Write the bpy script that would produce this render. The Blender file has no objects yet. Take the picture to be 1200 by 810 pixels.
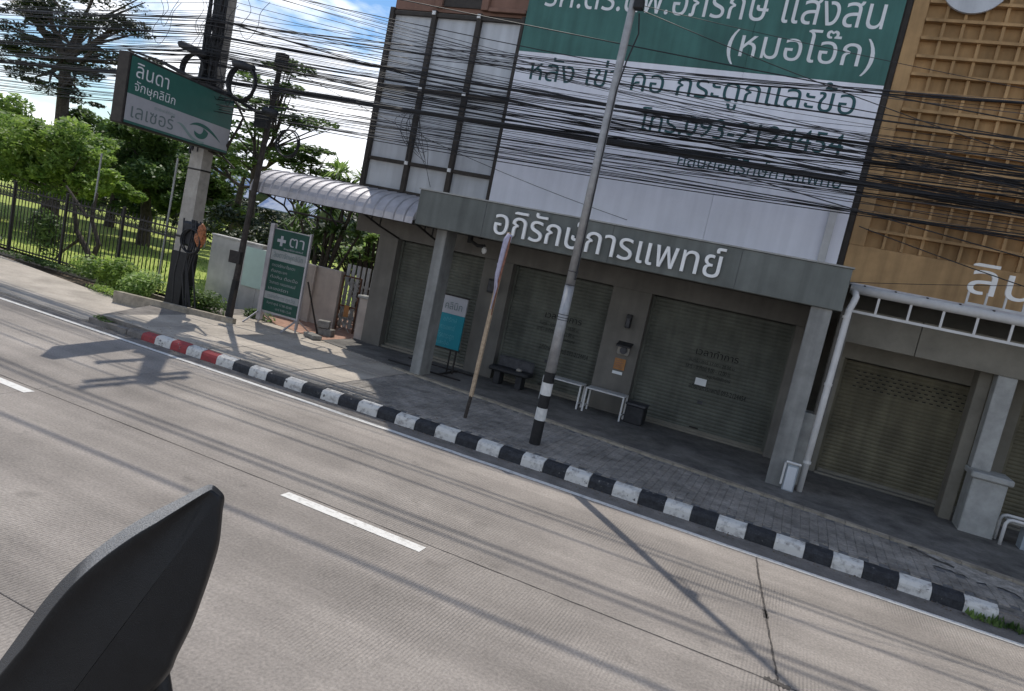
import bpy, bmesh, math, random
from mathutils import Vector, Matrix
random.seed(7)
S = bpy.context.scene
COL = S.collection
PI = math.pi

# ------------------------------------------------------------------ camera
CR = [[0.900391, -0.23819, 0.364091], [0.383107, 0.037404, -0.922946], [0.206218, 0.970498, 0.12493]]          # camera axes (right, up, back) as columns
cd = bpy.data.cameras.new('camera'); cam = bpy.data.objects.new('camera', cd); COL.objects.link(cam)
m4 = Matrix(CR).to_4x4(); m4.translation = Vector((0, 0, 3.2)); cam.matrix_world = m4
cd.sensor_width = 36; cd.lens = 24.99; cd.clip_start = 0.05; cd.clip_end = 2000
S.camera = cam

# ------------------------------------------------------------------ sky and sun
SUN_EL = math.radians(59); SDX, SDY = -0.69, 0.724
w = bpy.data.worlds.new("World"); S.world = w; w.use_nodes = True
nt = w.node_tree; bg = nt.nodes['Background']
def N(nt, t, **k):
    n = nt.nodes.new(t)
    for a, b in k.items():
        if a == 'inp':
            for i, v in b.items(): n.inputs[i].default_value = v
        else: setattr(n, a, b)
    return n
sk = N(nt, 'ShaderNodeTexSky', sky_type='NISHITA', sun_disc=False, sun_elevation=SUN_EL, sun_rotation=math.atan2(SDX, SDY))
sk.air_density = 1.0; sk.dust_density = 0.25; sk.ozone_density = 2.5
tc = N(nt, 'ShaderNodeTexCoord'); mp = N(nt, 'ShaderNodeMapping', inp={3: (1, 1, 2.2), 1: (1.63, 0.2, 0.35)})
n1 = N(nt, 'ShaderNodeTexNoise', inp={'Scale': 3.4, 'Detail': 9, 'Roughness': 0.56, 'Distortion': 0.25})
r1 = N(nt, 'ShaderNodeValToRGB'); r1.color_ramp.elements[0].position = 0.50; r1.color_ramp.elements[1].position = 0.60
n2 = N(nt, 'ShaderNodeTexNoise', inp={'Scale': 9, 'Detail': 8, 'Roughness': 0.6})
r2 = N(nt, 'ShaderNodeValToRGB'); r2.color_ramp.elements[0].position = 0.3; r2.color_ramp.elements[1].position = 0.7
r2.color_ramp.elements[0].color = (6.6, 7.1, 8.2, 1); r2.color_ramp.elements[1].color = (13.0, 13.1, 13.3, 1)
mx = N(nt, 'ShaderNodeMixRGB')
L = nt.links.new
L(tc.outputs['Generated'], mp.inputs[0]); L(mp.outputs[0], n1.inputs['Vector']); L(mp.outputs[0], n2.inputs['Vector'])
sx_ = N(nt, 'ShaderNodeSeparateXYZ'); L(tc.outputs['Generated'], sx_.inputs[0])
mr_ = N(nt, 'ShaderNodeMapRange', inp={1: 0.0, 2: 0.42, 3: 0.15, 4: -0.02}); L(sx_.outputs['Z'], mr_.inputs[0])
ad_ = N(nt, 'ShaderNodeMath', operation='ADD'); L(n1.outputs['Fac'], ad_.inputs[0]); L(mr_.outputs[0], ad_.inputs[1]); L(ad_.outputs[0], r1.inputs[0]); L(n2.outputs['Fac'], r2.inputs[0])
L(r1.outputs[0], mx.inputs[0]); hs_ = N(nt, 'ShaderNodeHueSaturation', inp={'Saturation': 1.22, 'Value': 1.0}); L(sk.outputs[0], hs_.inputs['Color']); L(hs_.outputs[0], mx.inputs[1]); L(r2.outputs[0], mx.inputs[2]); L(mx.outputs[0], bg.inputs[0])
bg.inputs[1].default_value = 0.15
sd = bpy.data.lights.new('sun', 'SUN'); sun = bpy.data.objects.new('sun', sd); COL.objects.link(sun)
sd.energy = 4.2; sd.angle = math.radians(0.5); sd.color = (1, 0.95, 0.87)
sv = Vector((SDX * math.cos(SUN_EL), SDY * math.cos(SUN_EL), math.sin(SUN_EL)))
sun.rotation_euler = sv.to_track_quat('Z', 'Y').to_euler(); sun.location = (-6, 7, 30)
S.view_settings.view_transform = 'Standard'; S.view_settings.look = 'None'
S.view_settings.exposure = -0.2; S.view_settings.gamma = 1

# ------------------------------------------------------------------ materials
def mat(name, col, rough=0.85, var=0.12, scale=6.0, bump=0.0, bscale=60.0, metal=0.0, col2=None, spec=0.3, fine=None, streak=0.0, wave=None, thr=None, tracks=0.0, chips=None):
    """procedural surface: two-scale noise colour, optional dirt colour, fine speckle, vertical streaks, bump"""
    m = bpy.data.materials.new(name); m.use_nodes = True; t = m.node_tree; b = t.nodes['Principled BSDF']
    L = t.links.new
    b.inputs['Roughness'].default_value = rough; b.inputs['Metallic'].default_value = metal
    b.inputs['Specular IOR Level'].default_value = spec
    tc = N(t, 'ShaderNodeTexCoord'); co = tc.outputs['Object']
    geo = N(t, 'ShaderNodeNewGeometry'); co = geo.outputs['Position']
    n = N(t, 'ShaderNodeTexNoise', inp={'Scale': scale, 'Detail': 6, 'Roughness': 0.62}); L(co, n.inputs['Vector'])
    rp = N(t, 'ShaderNodeValToRGB'); a, z = (thr or (0.3, 0.7)); rp.color_ramp.elements[0].position = a; rp.color_ramp.elements[1].position = z
    c2 = col2 or tuple(max(0, c * (1 - 2.2 * var)) for c in col)
    c1 = tuple(min(1, c * (1 + var)) for c in col)
    rp.color_ramp.elements[0].color = (*c2, 1); rp.color_ramp.elements[1].color = (*c1, 1)
    L(n.outputs['Fac'], rp.inputs[0]); out = rp.outputs[0]
    if fine:
        n3 = N(t, 'ShaderNodeTexNoise', inp={'Scale': fine[0], 'Detail': 3, 'Roughness': 0.7}); L(co, n3.inputs['Vector'])
        r3 = N(t, 'ShaderNodeMapRange', inp={1: 0.32, 2: 0.68, 3: 1 - fine[1], 4: 1 + fine[1]}); L(n3.outputs['Fac'], r3.inputs[0])
        mm = N(t, 'ShaderNodeVectorMath', operation='SCALE'); L(out, mm.inputs[0]); L(r3.outputs[0], mm.inputs['Scale']); out = mm.outputs[0]
    if streak:
        ms = N(t, 'ShaderNodeMapping', inp={3: (3.2, 3.2, 0.22)}); L(co, ms.inputs[0])
        n4 = N(t, 'ShaderNodeTexNoise', inp={'Scale': 1.6, 'Detail': 5}); L(ms.outputs[0], n4.inputs['Vector'])
        r4 = N(t, 'ShaderNodeMapRange', inp={1: 0.35, 2: 0.7, 3: 1, 4: 1 - streak}); L(n4.outputs['Fac'], r4.inputs[0])
        mm = N(t, 'ShaderNodeVectorMath', operation='SCALE'); L(out, mm.inputs[0]); L(r4.outputs[0], mm.inputs['Scale']); out = mm.outputs[0]
    if tracks:
        mt_ = N(t, 'ShaderNodeMapping', inp={3: (0.07, 1.5, 1)}); L(co, mt_.inputs[0])
        n7 = N(t, 'ShaderNodeTexNoise', inp={'Scale': 1.1, 'Detail': 5, 'Roughness': 0.6}); L(mt_.outputs[0], n7.inputs['Vector'])
        r7 = N(t, 'ShaderNodeMapRange', inp={1: 0.35, 2: 0.65, 3: 1 - tracks, 4: 1 + tracks * .5}); L(n7.outputs['Fac'], r7.inputs[0])
        oi = N(t, 'ShaderNodeObjectInfo'); r8 = N(t, 'ShaderNodeMapRange', inp={3: 0.94, 4: 1.05}); L(oi.outputs['Random'], r8.inputs[0])
        vo = N(t, 'ShaderNodeTexNoise', inp={'Scale': 2.3, 'Detail': 2, 'Roughness': 0.5}); L(co, vo.inputs['Vector'])
        r9 = N(t, 'ShaderNodeMapRange', inp={1: 0.66, 2: 0.76, 3: 1.0, 4: 0.78}); L(vo.outputs['Fac'], r9.inputs[0])
        m1 = N(t, 'ShaderNodeMath', operation='MULTIPLY'); L(r7.outputs[0], m1.inputs[0]); L(r8.outputs[0], m1.inputs[1])
        m2 = N(t, 'ShaderNodeMath', operation='MULTIPLY'); L(m1.outputs[0], m2.inputs[0]); L(r9.outputs[0], m2.inputs[1])
        mm = N(t, 'ShaderNodeVectorMath', operation='SCALE'); L(out, mm.inputs[0]); L(m2.outputs[0], mm.inputs['Scale']); out = mm.outputs[0]
    if chips:
        n9 = N(t, 'ShaderNodeTexNoise', inp={'Scale': chips[0], 'Detail': 7, 'Roughness': 0.7}); L(co, n9.inputs['Vector'])
        ra = N(t, 'ShaderNodeMapRange', inp={1: chips[1], 2: chips[1] + .025, 3: 0, 4: 1}); L(n9.outputs['Fac'], ra.inputs[0])
        mc = N(t, 'ShaderNodeMixRGB', inp={2: (*chips[2], 1)}); L(ra.outputs[0], mc.inputs[0]); L(out, mc.inputs[1]); out = mc.outputs[0]
    L(out, b.inputs['Base Color'])
    h = None
    if bump:
        n5 = N(t, 'ShaderNodeTexNoise', inp={'Scale': bscale, 'Detail': 4, 'Roughness': 0.6}); L(co, n5.inputs['Vector'])
        bp = N(t, 'ShaderNodeBump', inp={'Strength': bump, 'Distance': 0.01}); L(n5.outputs['Fac'], bp.inputs['Height']); L(bp.outputs[0], b.inputs['Normal']); h = bp
    if wave:
        wv = N(t, 'ShaderNodeTexWave', inp={'Scale': wave[0], 'Distortion': 1.2, 'Detail': 2, 'Detail Scale': 1.5}); wv.bands_direction = 'X'; L(co, wv.inputs['Vector'])
        n6 = N(t, 'ShaderNodeTexNoise', inp={'Scale': 0.45, 'Detail': 2}); L(co, n6.inputs['Vector'])
        r6 = N(t, 'ShaderNodeMapRange', inp={1: 0.47, 2: 0.6, 3: 0.1, 4: 1}); L(n6.outputs['Fac'], r6.inputs[0])
        mu = N(t, 'ShaderNodeMath', operation='MULTIPLY'); L(wv.outputs['Fac'], mu.inputs[0]); L(r6.outputs[0], mu.inputs[1])
        b2 = N(t, 'ShaderNodeBump', inp={'Strength': wave[1], 'Distance': 0.01}); L(mu.outputs[0], b2.inputs['Height'])
        if h: L(h.outputs[0], b2.inputs['Normal'])
        L(b2.outputs[0], b.inputs['Normal'])
    return m

M = {}
M['road'] = mat('road_concrete', (0.302, 0.268, 0.236), 0.9, 0.12, 0.7, 0.8, 55, fine=(34, 0.21), wave=(9.5, 0.7), tracks=0.2)
M['road_base'] = mat('road_joint_dirt', (0.10, 0.09, 0.08), 0.95, 0.2, 20)
M['tar'] = mat('tar_seal', (0.09, 0.08, 0.072), 0.8, 0.3, 30, 0.4, 80)
M['paint'] = mat('road_paint', (0.62, 0.60, 0.56), 0.7, 0.1, 14, 0.2, 90, col2=(0.42, 0.39, 0.35), thr=(0.28, 0.5))
M['gutter'] = mat('gutter_concrete', (0.20, 0.18, 0.16), 0.95, 0.2, 3, 0.5, 60, fine=(40, 0.2))
M['kerb_black'] = mat('kerb_black_paint', (0.035, 0.036, 0.04), 0.7, 0.25, 12, 0.4, 40, fine=(50, 0.3), chips=(7, .63, (0.16, 0.15, 0.14)))
M['kerb_white'] = mat('kerb_white_paint', (0.55, 0.53, 0.49), 0.75, 0.1, 10, 0.4, 40, col2=(0.24, 0.22, 0.20), thr=(0.3, 0.5), chips=(6, .625, (0.10, 0.09, 0.085)))
M['kerb_red'] = mat('kerb_red_paint', (0.27, 0.045, 0.045), 0.75, 0.15, 10, 0.4, 40, col2=(0.17, 0.05, 0.05), thr=(0.3, 0.5), chips=(6, .62, (0.2, 0.18, 0.17)))
M['paver'] = mat('paver_grey', (0.275, 0.25, 0.22), 0.92, 0.24, 2.6, 0.5, 70, fine=(24, 0.22))
M['paver_joint'] = mat('paver_joint_dirt', (0.17, 0.165, 0.16), 0.95, 0.2, 12)
M['side_conc'] = mat('sidewalk_concrete', (0.42, 0.37, 0.31), 0.93, 0.14, 1.2, 0.5, 40, fine=(22, 0.12))
M['edge'] = mat('edging_concrete', (0.32, 0.28, 0.22), 0.93, 0.2, 6, 0.4, 50)
M['patch'] = mat('patch_cement', (0.36, 0.33, 0.29), 0.93, 0.25, 9, 0.5, 50, fine=(30, 0.2))
M['apron'] = mat('apron_cement', (0.155, 0.145, 0.132), 0.9, 0.25, 2, 0.3, 40, fine=(20, 0.15))
M['earth'] = mat('earth', (0.15, 0.11, 0.075), 0.95, 0.25, 3, 0.5, 30)
M['field'] = mat('field_grass', (0.33, 0.38, 0.085), 0.95, 0.2, 0.6, 0.6, 40, col2=(0.24, 0.30, 0.06), fine=(25, 0.25))
M['fascia'] = mat('grey_green_render', (0.155, 0.165, 0.152), 0.85, 0.09, 1.5, 0.15, 30, streak=0.3)
M['wall_tan'] = mat('tan_grey_render', (0.165, 0.155, 0.137), 0.88, 0.1, 1.6, 0.2, 30, streak=0.15)
M['wall_brown'] = mat('brown_render', (0.26, 0.15, 0.11), 0.88, 0.1, 1.6, 0.2, 30, streak=0.15)
M['soffit'] = mat('soffit_paint', (0.14, 0.13, 0.12), 0.9, 0.1, 2)
M['column'] = mat('column_paint', (0.27, 0.27, 0.255), 0.8, 0.12, 3, 0.1, 30, streak=0.35)
M['shutter'] = mat('olive_shutter', (0.125, 0.13, 0.108), 0.6, 0.16, 1.6, 0.1, 60, streak=0.3)
M['shutter2'] = mat('brown_shutter', (0.155, 0.138, 0.09), 0.6, 0.16, 1.6, 0.1, 60, streak=0.3)
M['print_black'] = mat('black_print', (0.012, 0.012, 0.012), 0.7, 0.1, 10)
M['bb_green'] = mat('billboard_green', (0.065, 0.18, 0.155), 0.55, 0.10, 1.2, 0.35, 1.6, streak=0.3)
M['bb_white'] = mat('billboard_white', (0.84, 0.84, 0.89), 0.55, 0.04, 0.8, 0.35, 1.6, streak=0.10)
M['bb_text'] = mat('billboard_dark_green_print', (0.03, 0.095, 0.10), 0.6, 0.05, 3)
M['white_print'] = mat('white_print', (0.74, 0.76, 0.76), 0.6, 0.05, 3)
M['frame_dark'] = mat('frame_dark_steel', (0.05, 0.042, 0.035), 0.6, 0.15, 8)
M['panel_grey'] = mat('frame_grey_panel', (0.60, 0.62, 0.64), 0.6, 0.08, 0.9, streak=0.2)
M['orange'] = mat('ochre_render', (0.50, 0.315, 0.15), 0.85, 0.12, 1.4, 0.2, 40, streak=0.35)
M['white_metal'] = mat('white_painted_metal', (0.60, 0.59, 0.57), 0.45, 0.06, 5, streak=0.1)
M['letter'] = mat('white_acrylic', (0.8, 0.8, 0.78), 0.4, 0.05, 4)
M['beam_tan'] = mat('beam_concrete', (0.20, 0.185, 0.15), 0.9, 0.1, 2.5, 0.3, 50)
M['ped'] = mat('pedestal_paint', (0.34, 0.34, 0.32), 0.8, 0.12, 4, 0.2, 40)
M['pole_steel'] = mat('galvanised_pole', (0.34, 0.34, 0.34), 0.5, 0.12, 7, 0.1, 40, metal=0.35, spec=0.5)
M['pole_black'] = mat('pole_black_paint', (0.015, 0.015, 0.016), 0.6, 0.2, 9)
M['pole_white'] = mat('pole_white_paint', (0.6, 0.6, 0.58), 0.6, 0.12, 9)
M['pole_conc'] = mat('pole_concrete', (0.36, 0.335, 0.295), 0.9, 0.12, 5, 0.4, 50)
M['pole_brown'] = mat('weathered_brown_pole', (0.05, 0.042, 0.036), 0.8, 0.25, 9)
M['cable'] = mat('black_cable_sheath', (0.018, 0.018, 0.02), 0.6, 0.2, 9, spec=0.4)
M['cable_grey'] = mat('grey_cable_sheath', (0.07, 0.07, 0.075), 0.6, 0.2, 9)
M['wood'] = mat('pale_wood', (0.42, 0.32, 0.22), 0.85, 0.15, 20)
M['cloth_p'] = mat('faded_cloth', (0.42, 0.40, 0.50), 0.9, 0.1, 15)
M['cloth_o'] = mat('orange_cloth', (0.27, 0.13, 0.09), 0.9, 0.2, 15)
M['bark'] = mat('bark', (0.085, 0.07, 0.055), 0.95, 0.25, 8, 0.7, 20)
M['wallgrey'] = mat('yard_wall_grey', (0.52, 0.50, 0.47), 0.9, 0.12, 1.8, 0.3, 30, streak=0.1)
M['wallbeige'] = mat('yard_wall_beige', (0.47, 0.41, 0.36), 0.9, 0.12, 1.8, 0.3, 30, streak=0.1)
M['mint'] = mat('mint_panel', (0.52, 0.66, 0.58), 0.7, 0.05, 2)
M['rust'] = mat('rusty_iron', (0.13, 0.065, 0.04), 0.85, 0.3, 12)
M['iron'] = mat('dark_iron', (0.028, 0.024, 0.022), 0.6, 0.25, 12)
M['sheet'] = mat('galvanised_sheet', (0.44, 0.42, 0.43), 0.45, 0.09, 4, metal=0.3, spec=0.5, streak=0.15)
M['sign_green'] = mat('sign_green', (0.03, 0.125, 0.10), 0.45, 0.05, 3)
M['sign_grey'] = mat('sign_pale_grey', (0.38, 0.38, 0.40), 0.5, 0.05, 3)
M['sign_text'] = mat('sign_green_grey_print', (0.22, 0.30, 0.28), 0.5, 0.05, 3)
M['sign_dark'] = mat('sign_slate_print', (0.13, 0.17, 0.17), 0.5, 0.05, 3)
M['stand_green'] = mat('faded_dark_green', (0.012, 0.062, 0.045), 0.5, 0.1, 3)
M['stand_grey'] = mat('faded_pale_strip', (0.30, 0.31, 0.30), 0.5, 0.1, 3)
M['teal'] = mat('teal_print', (0.01, 0.20, 0.25), 0.5, 0.06, 3)
M['teal_lt'] = mat('pale_teal_print', (0.08, 0.33, 0.38), 0.5, 0.06, 3)
M['mirror_black'] = mat('black_moulded_plastic', (0.009, 0.0095, 0.011), 0.33, 0.12, 40, 0.22, 700, spec=0.32)
M['gloss_band'] = mat('black_plastic_painted_gloss', (0.27, 0.265, 0.26), 0.45, 0.3, 420, 0.6, 500, spec=0.8)  # pale base colour paints the bright gloss along the mirror's top edge
M['glass'] = mat('mirror_glass', (0.6, 0.62, 0.64), 0.03, 0.01, 1, metal=1.0)
M['orange_poster'] = mat('orange_poster', (0.36, 0.17, 0.06), 0.6, 0.1, 12)
M['bag'] = mat('orange_plastic_bag', (0.36, 0.13, 0.05), 0.5, 0.35, 22)
M['blue_tarp'] = mat('blue_white_tarp', (0.36, 0.42, 0.54), 0.7, 0.05, 0.6, col2=(0.12, 0.2, 0.4), thr=(0.42, 0.5))
M['dark_box'] = mat('dark_grey_plastic', (0.03, 0.03, 0.032), 0.6, 0.2, 8)
M['box_pale'] = mat('pale_blue_grey_plastic', (0.33, 0.37, 0.40), 0.5, 0.08, 8)
M['tile_red'] = mat('reddish_paving', (0.36, 0.21, 0.15), 0.85, 0.15, 5, 0.3, 50)
M['brick'] = mat('cement_block', (0.22, 0.21, 0.19), 0.9, 0.2, 9, 0.4, 50)

def leafmat(name, c, c2, tr=0.35):
    m = bpy.data.materials.new(name); m.use_nodes = True; t = m.node_tree; b = t.nodes['Principled BSDF']; L = t.links.new
    geo = N(t, 'ShaderNodeNewGeometry')
    n = N(t, 'ShaderNodeTexNoise', inp={'Scale': 1.6, 'Detail': 5, 'Roughness': 0.7}); L(geo.outputs['Position'], n.inputs['Vector'])
    rp = N(t, 'ShaderNodeValToRGB'); rp.color_ramp.elements[0].position = 0.38; rp.color_ramp.elements[1].position = 0.62
    rp.color_ramp.elements[0].color = (*c2, 1); rp.color_ramp.elements[1].color = (*c, 1); L(n.outputs['Fac'], rp.inputs[0])
    L(rp.outputs[0], b.inputs['Base Color']); b.inputs['Roughness'].default_value = 0.55
    tl = N(t, 'ShaderNodeBsdfTranslucent'); L(rp.outputs[0], tl.inputs['Color'])
    ms = N(t, 'ShaderNodeMixShader', inp={0: tr}); L(b.outputs[0], ms.inputs[1]); L(tl.outputs[0], ms.inputs[2])
    L(ms.outputs[0], t.nodes['Material Output'].inputs['Surface'])
    return m
M['leaf_bright'] = leafmat('bright_leaves', (0.36, 0.48, 0.10), (0.13, 0.23, 0.05), 0.55)
M['leaf_mid'] = leafmat('mid_leaves', (0.17, 0.26, 0.065), (0.06, 0.11, 0.03), 0.45)
M['leaf_dark'] = leafmat('dark_leaves', (0.05, 0.07, 0.028), (0.025, 0.038, 0.016), 0.2)
M['leaf_glossy'] = leafmat('glossy_leaves', (0.42, 0.55, 0.17), (0.2, 0.32, 0.08), 0.5)

# ------------------------------------------------------------------ helpers
class MB:
    def __init__(s): s.v = []; s.f = []; s.m = []; s.mi = 0
    def add(s, vs, fs):
        o = len(s.v); s.v += [tuple(v) for v in vs]; s.f += [tuple(i + o for i in f) for f in fs]; s.m += [s.mi] * len(fs)
    def box(s, x0, x1, y0, y1, z0, z1):
        s.add([(x0,y0,z0),(x1,y0,z0),(x1,y1,z0),(x0,y1,z0),(x0,y0,z1),(x1,y0,z1),(x1,y1,z1),(x0,y1,z1)],
              [(0,3,2,1),(4,5,6,7),(0,1,5,4),(1,2,6,5),(2,3,7,6),(3,0,4,7)])
    def cbox(s, x0, x1, y0, y1, z0, z1, c):
        """box with its edges cut off at 45 degrees"""
        b = bmesh.new(); bmesh.ops.create_cube(b, size=1)
        for v in b.verts: v.co = Vector((x0 + (v.co.x + .5) * (x1 - x0), y0 + (v.co.y + .5) * (y1 - y0), z0 + (v.co.z + .5) * (z1 - z0)))
        bmesh.ops.bevel(b, geom=b.edges[:], offset=c, segments=1, affect='EDGES')
        b.verts.index_update(); s.add([v.co.copy() for v in b.verts], [[v.index for v in f.verts] for f in b.faces]); b.free()
    def tube(s, pts, r, n=8, cap=True, rr=None):
        pts = [Vector(p) for p in pts]; rings = []; o = len(s.v); up = None
        for i, p in enumerate(pts):
            d = (pts[min(i + 1, len(pts) - 1)] - pts[max(i - 1, 0)]).normalized()
            if up is None: up = Vector((0, 0, 1)) if abs(d.z) < 0.9 else Vector((1, 0, 0))
            a = d.cross(up).normalized(); up = a.cross(d).normalized(); R_ = rr[i] if rr else r
            for k in range(n):
                t = 2 * PI * k / n; s.v.append(tuple(p + (a * math.cos(t) + up * math.sin(t)) * R_))
        fs = []
        for i in range(len(pts) - 1):
            for k in range(n):
                a_ = o + i * n + k; b_ = o + i * n + (k + 1) % n; fs.append((a_, b_, b_ + n, a_ + n))
        if cap: fs.append(tuple(o + k for k in range(n))[::-1]); fs.append(tuple(o + (len(pts) - 1) * n + k for k in range(n)))
        s.f += fs; s.m += [s.mi] * len(fs)
    def prism(s, poly, axis, a0, a1):
        """polygon [(u,v)] extruded along an axis; axis x: (y,z), y: (x,z), z: (x,y)"""
        P = {'x': lambda u, v, a: (a, u, v), 'y': lambda u, v, a: (u, a, v), 'z': lambda u, v, a: (u, v, a)}[axis]
        n = len(poly); vs = [P(u, v, a0) for u, v in poly] + [P(u, v, a1) for u, v in poly]
        s.add(vs, [tuple(range(n))[::-1], tuple(range(n, 2 * n))] + [(i, (i + 1) % n, (i + 1) % n + n, i + n) for i in range(n)])
    def build(s, name, m, parent=None, loc=None, smooth=False, fix=True):
        me = bpy.data.meshes.new(name); me.from_pydata(s.v, [], s.f)
        ms = m if isinstance(m, (list, tuple)) else [m]
        for x in ms: me.materials.append(M[x])
        if len(ms) > 1: me.polygons.foreach_set('material_index', s.m)
        if fix:
            b = bmesh.new(); b.from_mesh(me); bmesh.ops.recalc_face_normals(b, faces=b.faces); b.to_mesh(me); b.free()
        if smooth:
            me.polygons.foreach_set('use_smooth', [True] * len(me.polygons))
        me.update(); o = bpy.data.objects.new(name, me); COL.objects.link(o)
        if parent is not None: o.parent = parent
        if loc: o.location = loc
        return o
def tag(o, label=None, cat=None, group=None, kind=None):
    if label: o['label'] = label
    if cat: o['category'] = cat
    if group: o['group'] = group
    if kind: o['kind'] = kind
    return o
def root(name, label, cat, loc=(0, 0, 0), group=None, rz=0):
    o = bpy.data.objects.new(name, None); COL.objects.link(o); o.location = loc; o.rotation_euler = (0, 0, rz); o.empty_display_size = 0.2
    return tag(o, label, cat, group)
def bx(name, m, parent, x0, x1, y0, y1, z0, z1, c=0):
    b = MB()
    if c: b.cbox(x0, x1, y0, y1, z0, z1, c)
    else: b.box(x0, x1, y0, y1, z0, z1)
    return b.build(name, m, parent)
def struct(o, kind='structure'): o['kind'] = kind; return o

# ------------------------------------------------------------------ lettering
_gc = {}
def contours(body, bold):
    k = (body, bold)
    if k in _gc: return _gc[k]
    c = bpy.data.curves.new('tmp', 'FONT'); c.body = body; c.fill_mode = 'NONE'; c.offset = bold; c.resolution_u = 4
    o = bpy.data.objects.new('tmp', c); COL.objects.link(o); bpy.context.view_layer.update()
    me = o.to_mesh(); vs = [(v.co.x, v.co.y) for v in me.vertices]; loops = []; cur = []
    for e in me.edges:
        a, b_ = e.vertices
        if cur and cur[-1] == a: cur.append(b_)
        else: cur = [a, b_]; loops.append(cur)
    o.to_mesh_clear(); bpy.data.objects.remove(o); bpy.data.curves.remove(c)
    out = [[vs[i] for i in (l[:-1] if l[0] == l[-1] else l)] for l in loops if len(l) > 3]
    _gc[k] = out
    return out
def slabs(cs, step):
    """non-zero winding fill of closed outlines as thin trapezoids"""
    E = []; ys = set()
    for c in cs:
        n = len(c)
        for i in range(n):
            (x0, y0), (x1, y1) = c[i], c[(i + 1) % n]
            ys.add(round(y0, 5))
            if abs(y0 - y1) < 1e-7: continue
            if y0 < y1: E.append((y0, y1, x0, x1, 1))
            else: E.append((y1, y0, x1, x0, -1))
    ys = sorted(ys); lv = [ys[0]]
    for y in ys[1:]:
        if y - lv[-1] < 1e-4: continue
        k = max(1, int(math.ceil((y - lv[-1]) / step))); a = lv[-1]
        for j in range(1, k + 1): lv.append(a + (y - a) * j / k)
    T = []
    for a, b in zip(lv, lv[1:]):
        m = (a + b) / 2; cr = []
        for y0, y1, x0, x1, w_ in E:
            if y0 < m < y1:
                f = lambda y: x0 + (x1 - x0) * (y - y0) / (y1 - y0)
                cr.append((f(m), f(a), f(b), w_))
        cr.sort(); wn = 0; st = None
        for q in cr:
            was = wn; wn += q[3]
            if was == 0: st = q
            elif wn == 0: T.append((a, b, st[1], q[1], st[2], q[2]))
    return T
def lettering(body, x0, x1, z0, h, bold=0.0, step=0.04, thick=0.0, clusters=False, stretch=None):
    """returns list of MB meshes in the X-Z plane, facing -Y at y = 0; x0..x1 the text's width, h the height of a plain consonant, z0 the base line"""
    cs = contours(body, bold)
    mx0 = min(p[0] for c in cs for p in c); mx1 = max(p[0] for c in cs for p in c)
    sx = (x1 - x0) / (mx1 - mx0); sz = h / 0.56
    cs = [[(x0 + (p[0] - mx0) * sx, z0 + p[1] * sz) for p in c] for c in cs]
    groups = [cs]
    if clusters:
        iv = sorted([(min(p[0] for p in c), max(p[0] for p in c), c) for c in cs], key=lambda t: t[0]); groups = []; end = -1e9
        for a, b, c in iv:
            if a > end - 0.001: groups.append([])
            groups[-1].append(c); end = max(end, b)
    out = []
    for g in groups:
        b = MB()
        for (a, c, l0, r0, l1, r1) in slabs(g, step * h):
            if thick:
                vs = [(l0, 0, a), (r0, 0, a), (r1, 0, c), (l1, 0, c)]; vs += [(x, thick, z) for x, _, z in vs]
                b.add(vs, [(0, 1, 2, 3), (0, 3, 7, 4), (1, 5, 6, 2), (0, 4, 5, 1), (3, 2, 6, 7)])
            else: b.add([(l0, 0, a), (r0, 0, a), (r1, 0, c), (l1, 0, c)], [(0, 1, 2, 3)])
        out.append(b)
    return out
def put_text(body, x0, x1, z0, h, y, m, parent, bold=0.0, name='lettering', step=0.06):
    o = lettering(body, x0, x1, z0, h, bold, step)[0].build(name, m, parent, fix=False); o.location = (0, y, 0)
    return o

exec_parts = []
# ================================================================== GROUND
g = MB(); g.add([(-500, -60, -0.06), (300, -60, -0.06), (300, 700, -0.06), (-500, 700, -0.06)], [(0, 1, 2, 3)])
struct(g.build('ground', 'earth'))
g = MB(); g.add([(-160, 14.9, 0.06), (-15.4, 14.9, 0.06), (-15.4, 120, 0.06), (-160, 120, 0.06)], [(0, 1, 2, 3)])
struct(g.build('grass_field', 'field'))

# road: base sheet and separate cast concrete slabs with open joints
road = MB(); road.add([(-120, -14, -0.03), (60, -14, -0.03), (60, 10.3, -0.03), (-120, 10.3, -0.03)], [(0, 1, 2, 3)])
road = struct(road.build('road', 'road_base'))
for ya, yb in ((9.86 - 3.27, 9.86), (3.32, 9.86 - 3.27), (0.04, 3.32), (-3.3, 0.04), (-6.6, -3.3)):
    for i in range(-9, 5):
        xa = 0.14 + i * 10.0; gp = 0.0035
        b = MB(); b.cbox(xa + gp, xa + 10.0 - gp, ya + gp, yb - gp, -0.12, 0.0, 0.004)
        b.v = [(x_ + (9.83 - y_) * .125, y_, z_) for x_, y_, z_ in b.v]; b.build('concrete_slab', 'road', road)
def wiggle_strip(pts, wd, z, seed, jag=0.35, sub=14):
    rnd = random.Random(seed); b = MB(); L_, R_ = [], []
    P = [Vector((*p, z)) for p in pts]
    for a, c in zip(P, P[1:]):
        d = (c - a).normalized(); n = Vector((-d.y, d.x, 0))
        for k in range(sub):
            q = a.lerp(c, k / sub) + n * rnd.uniform(-1, 1) * wd * jag * .7
            L_.append(q + n * wd * rnd.uniform(1 - jag, 1 + jag) / 2); R_.append(q - n * wd * rnd.uniform(1 - jag, 1 + jag) / 2)
    n_ = len(L_); b.add(L_ + R_, [(i, n_ + i, n_ + i + 1, i + 1) for i in range(n_ - 1)])
    return b
b = wiggle_strip([(0.14, 9.83), (0.23, 9.0), (0.32, 8.3), (0.41, 7.6), (0.49, 7.0), (0.54, 6.62)], 0.02, 0.004, 3, 0.4, 9)
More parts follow.
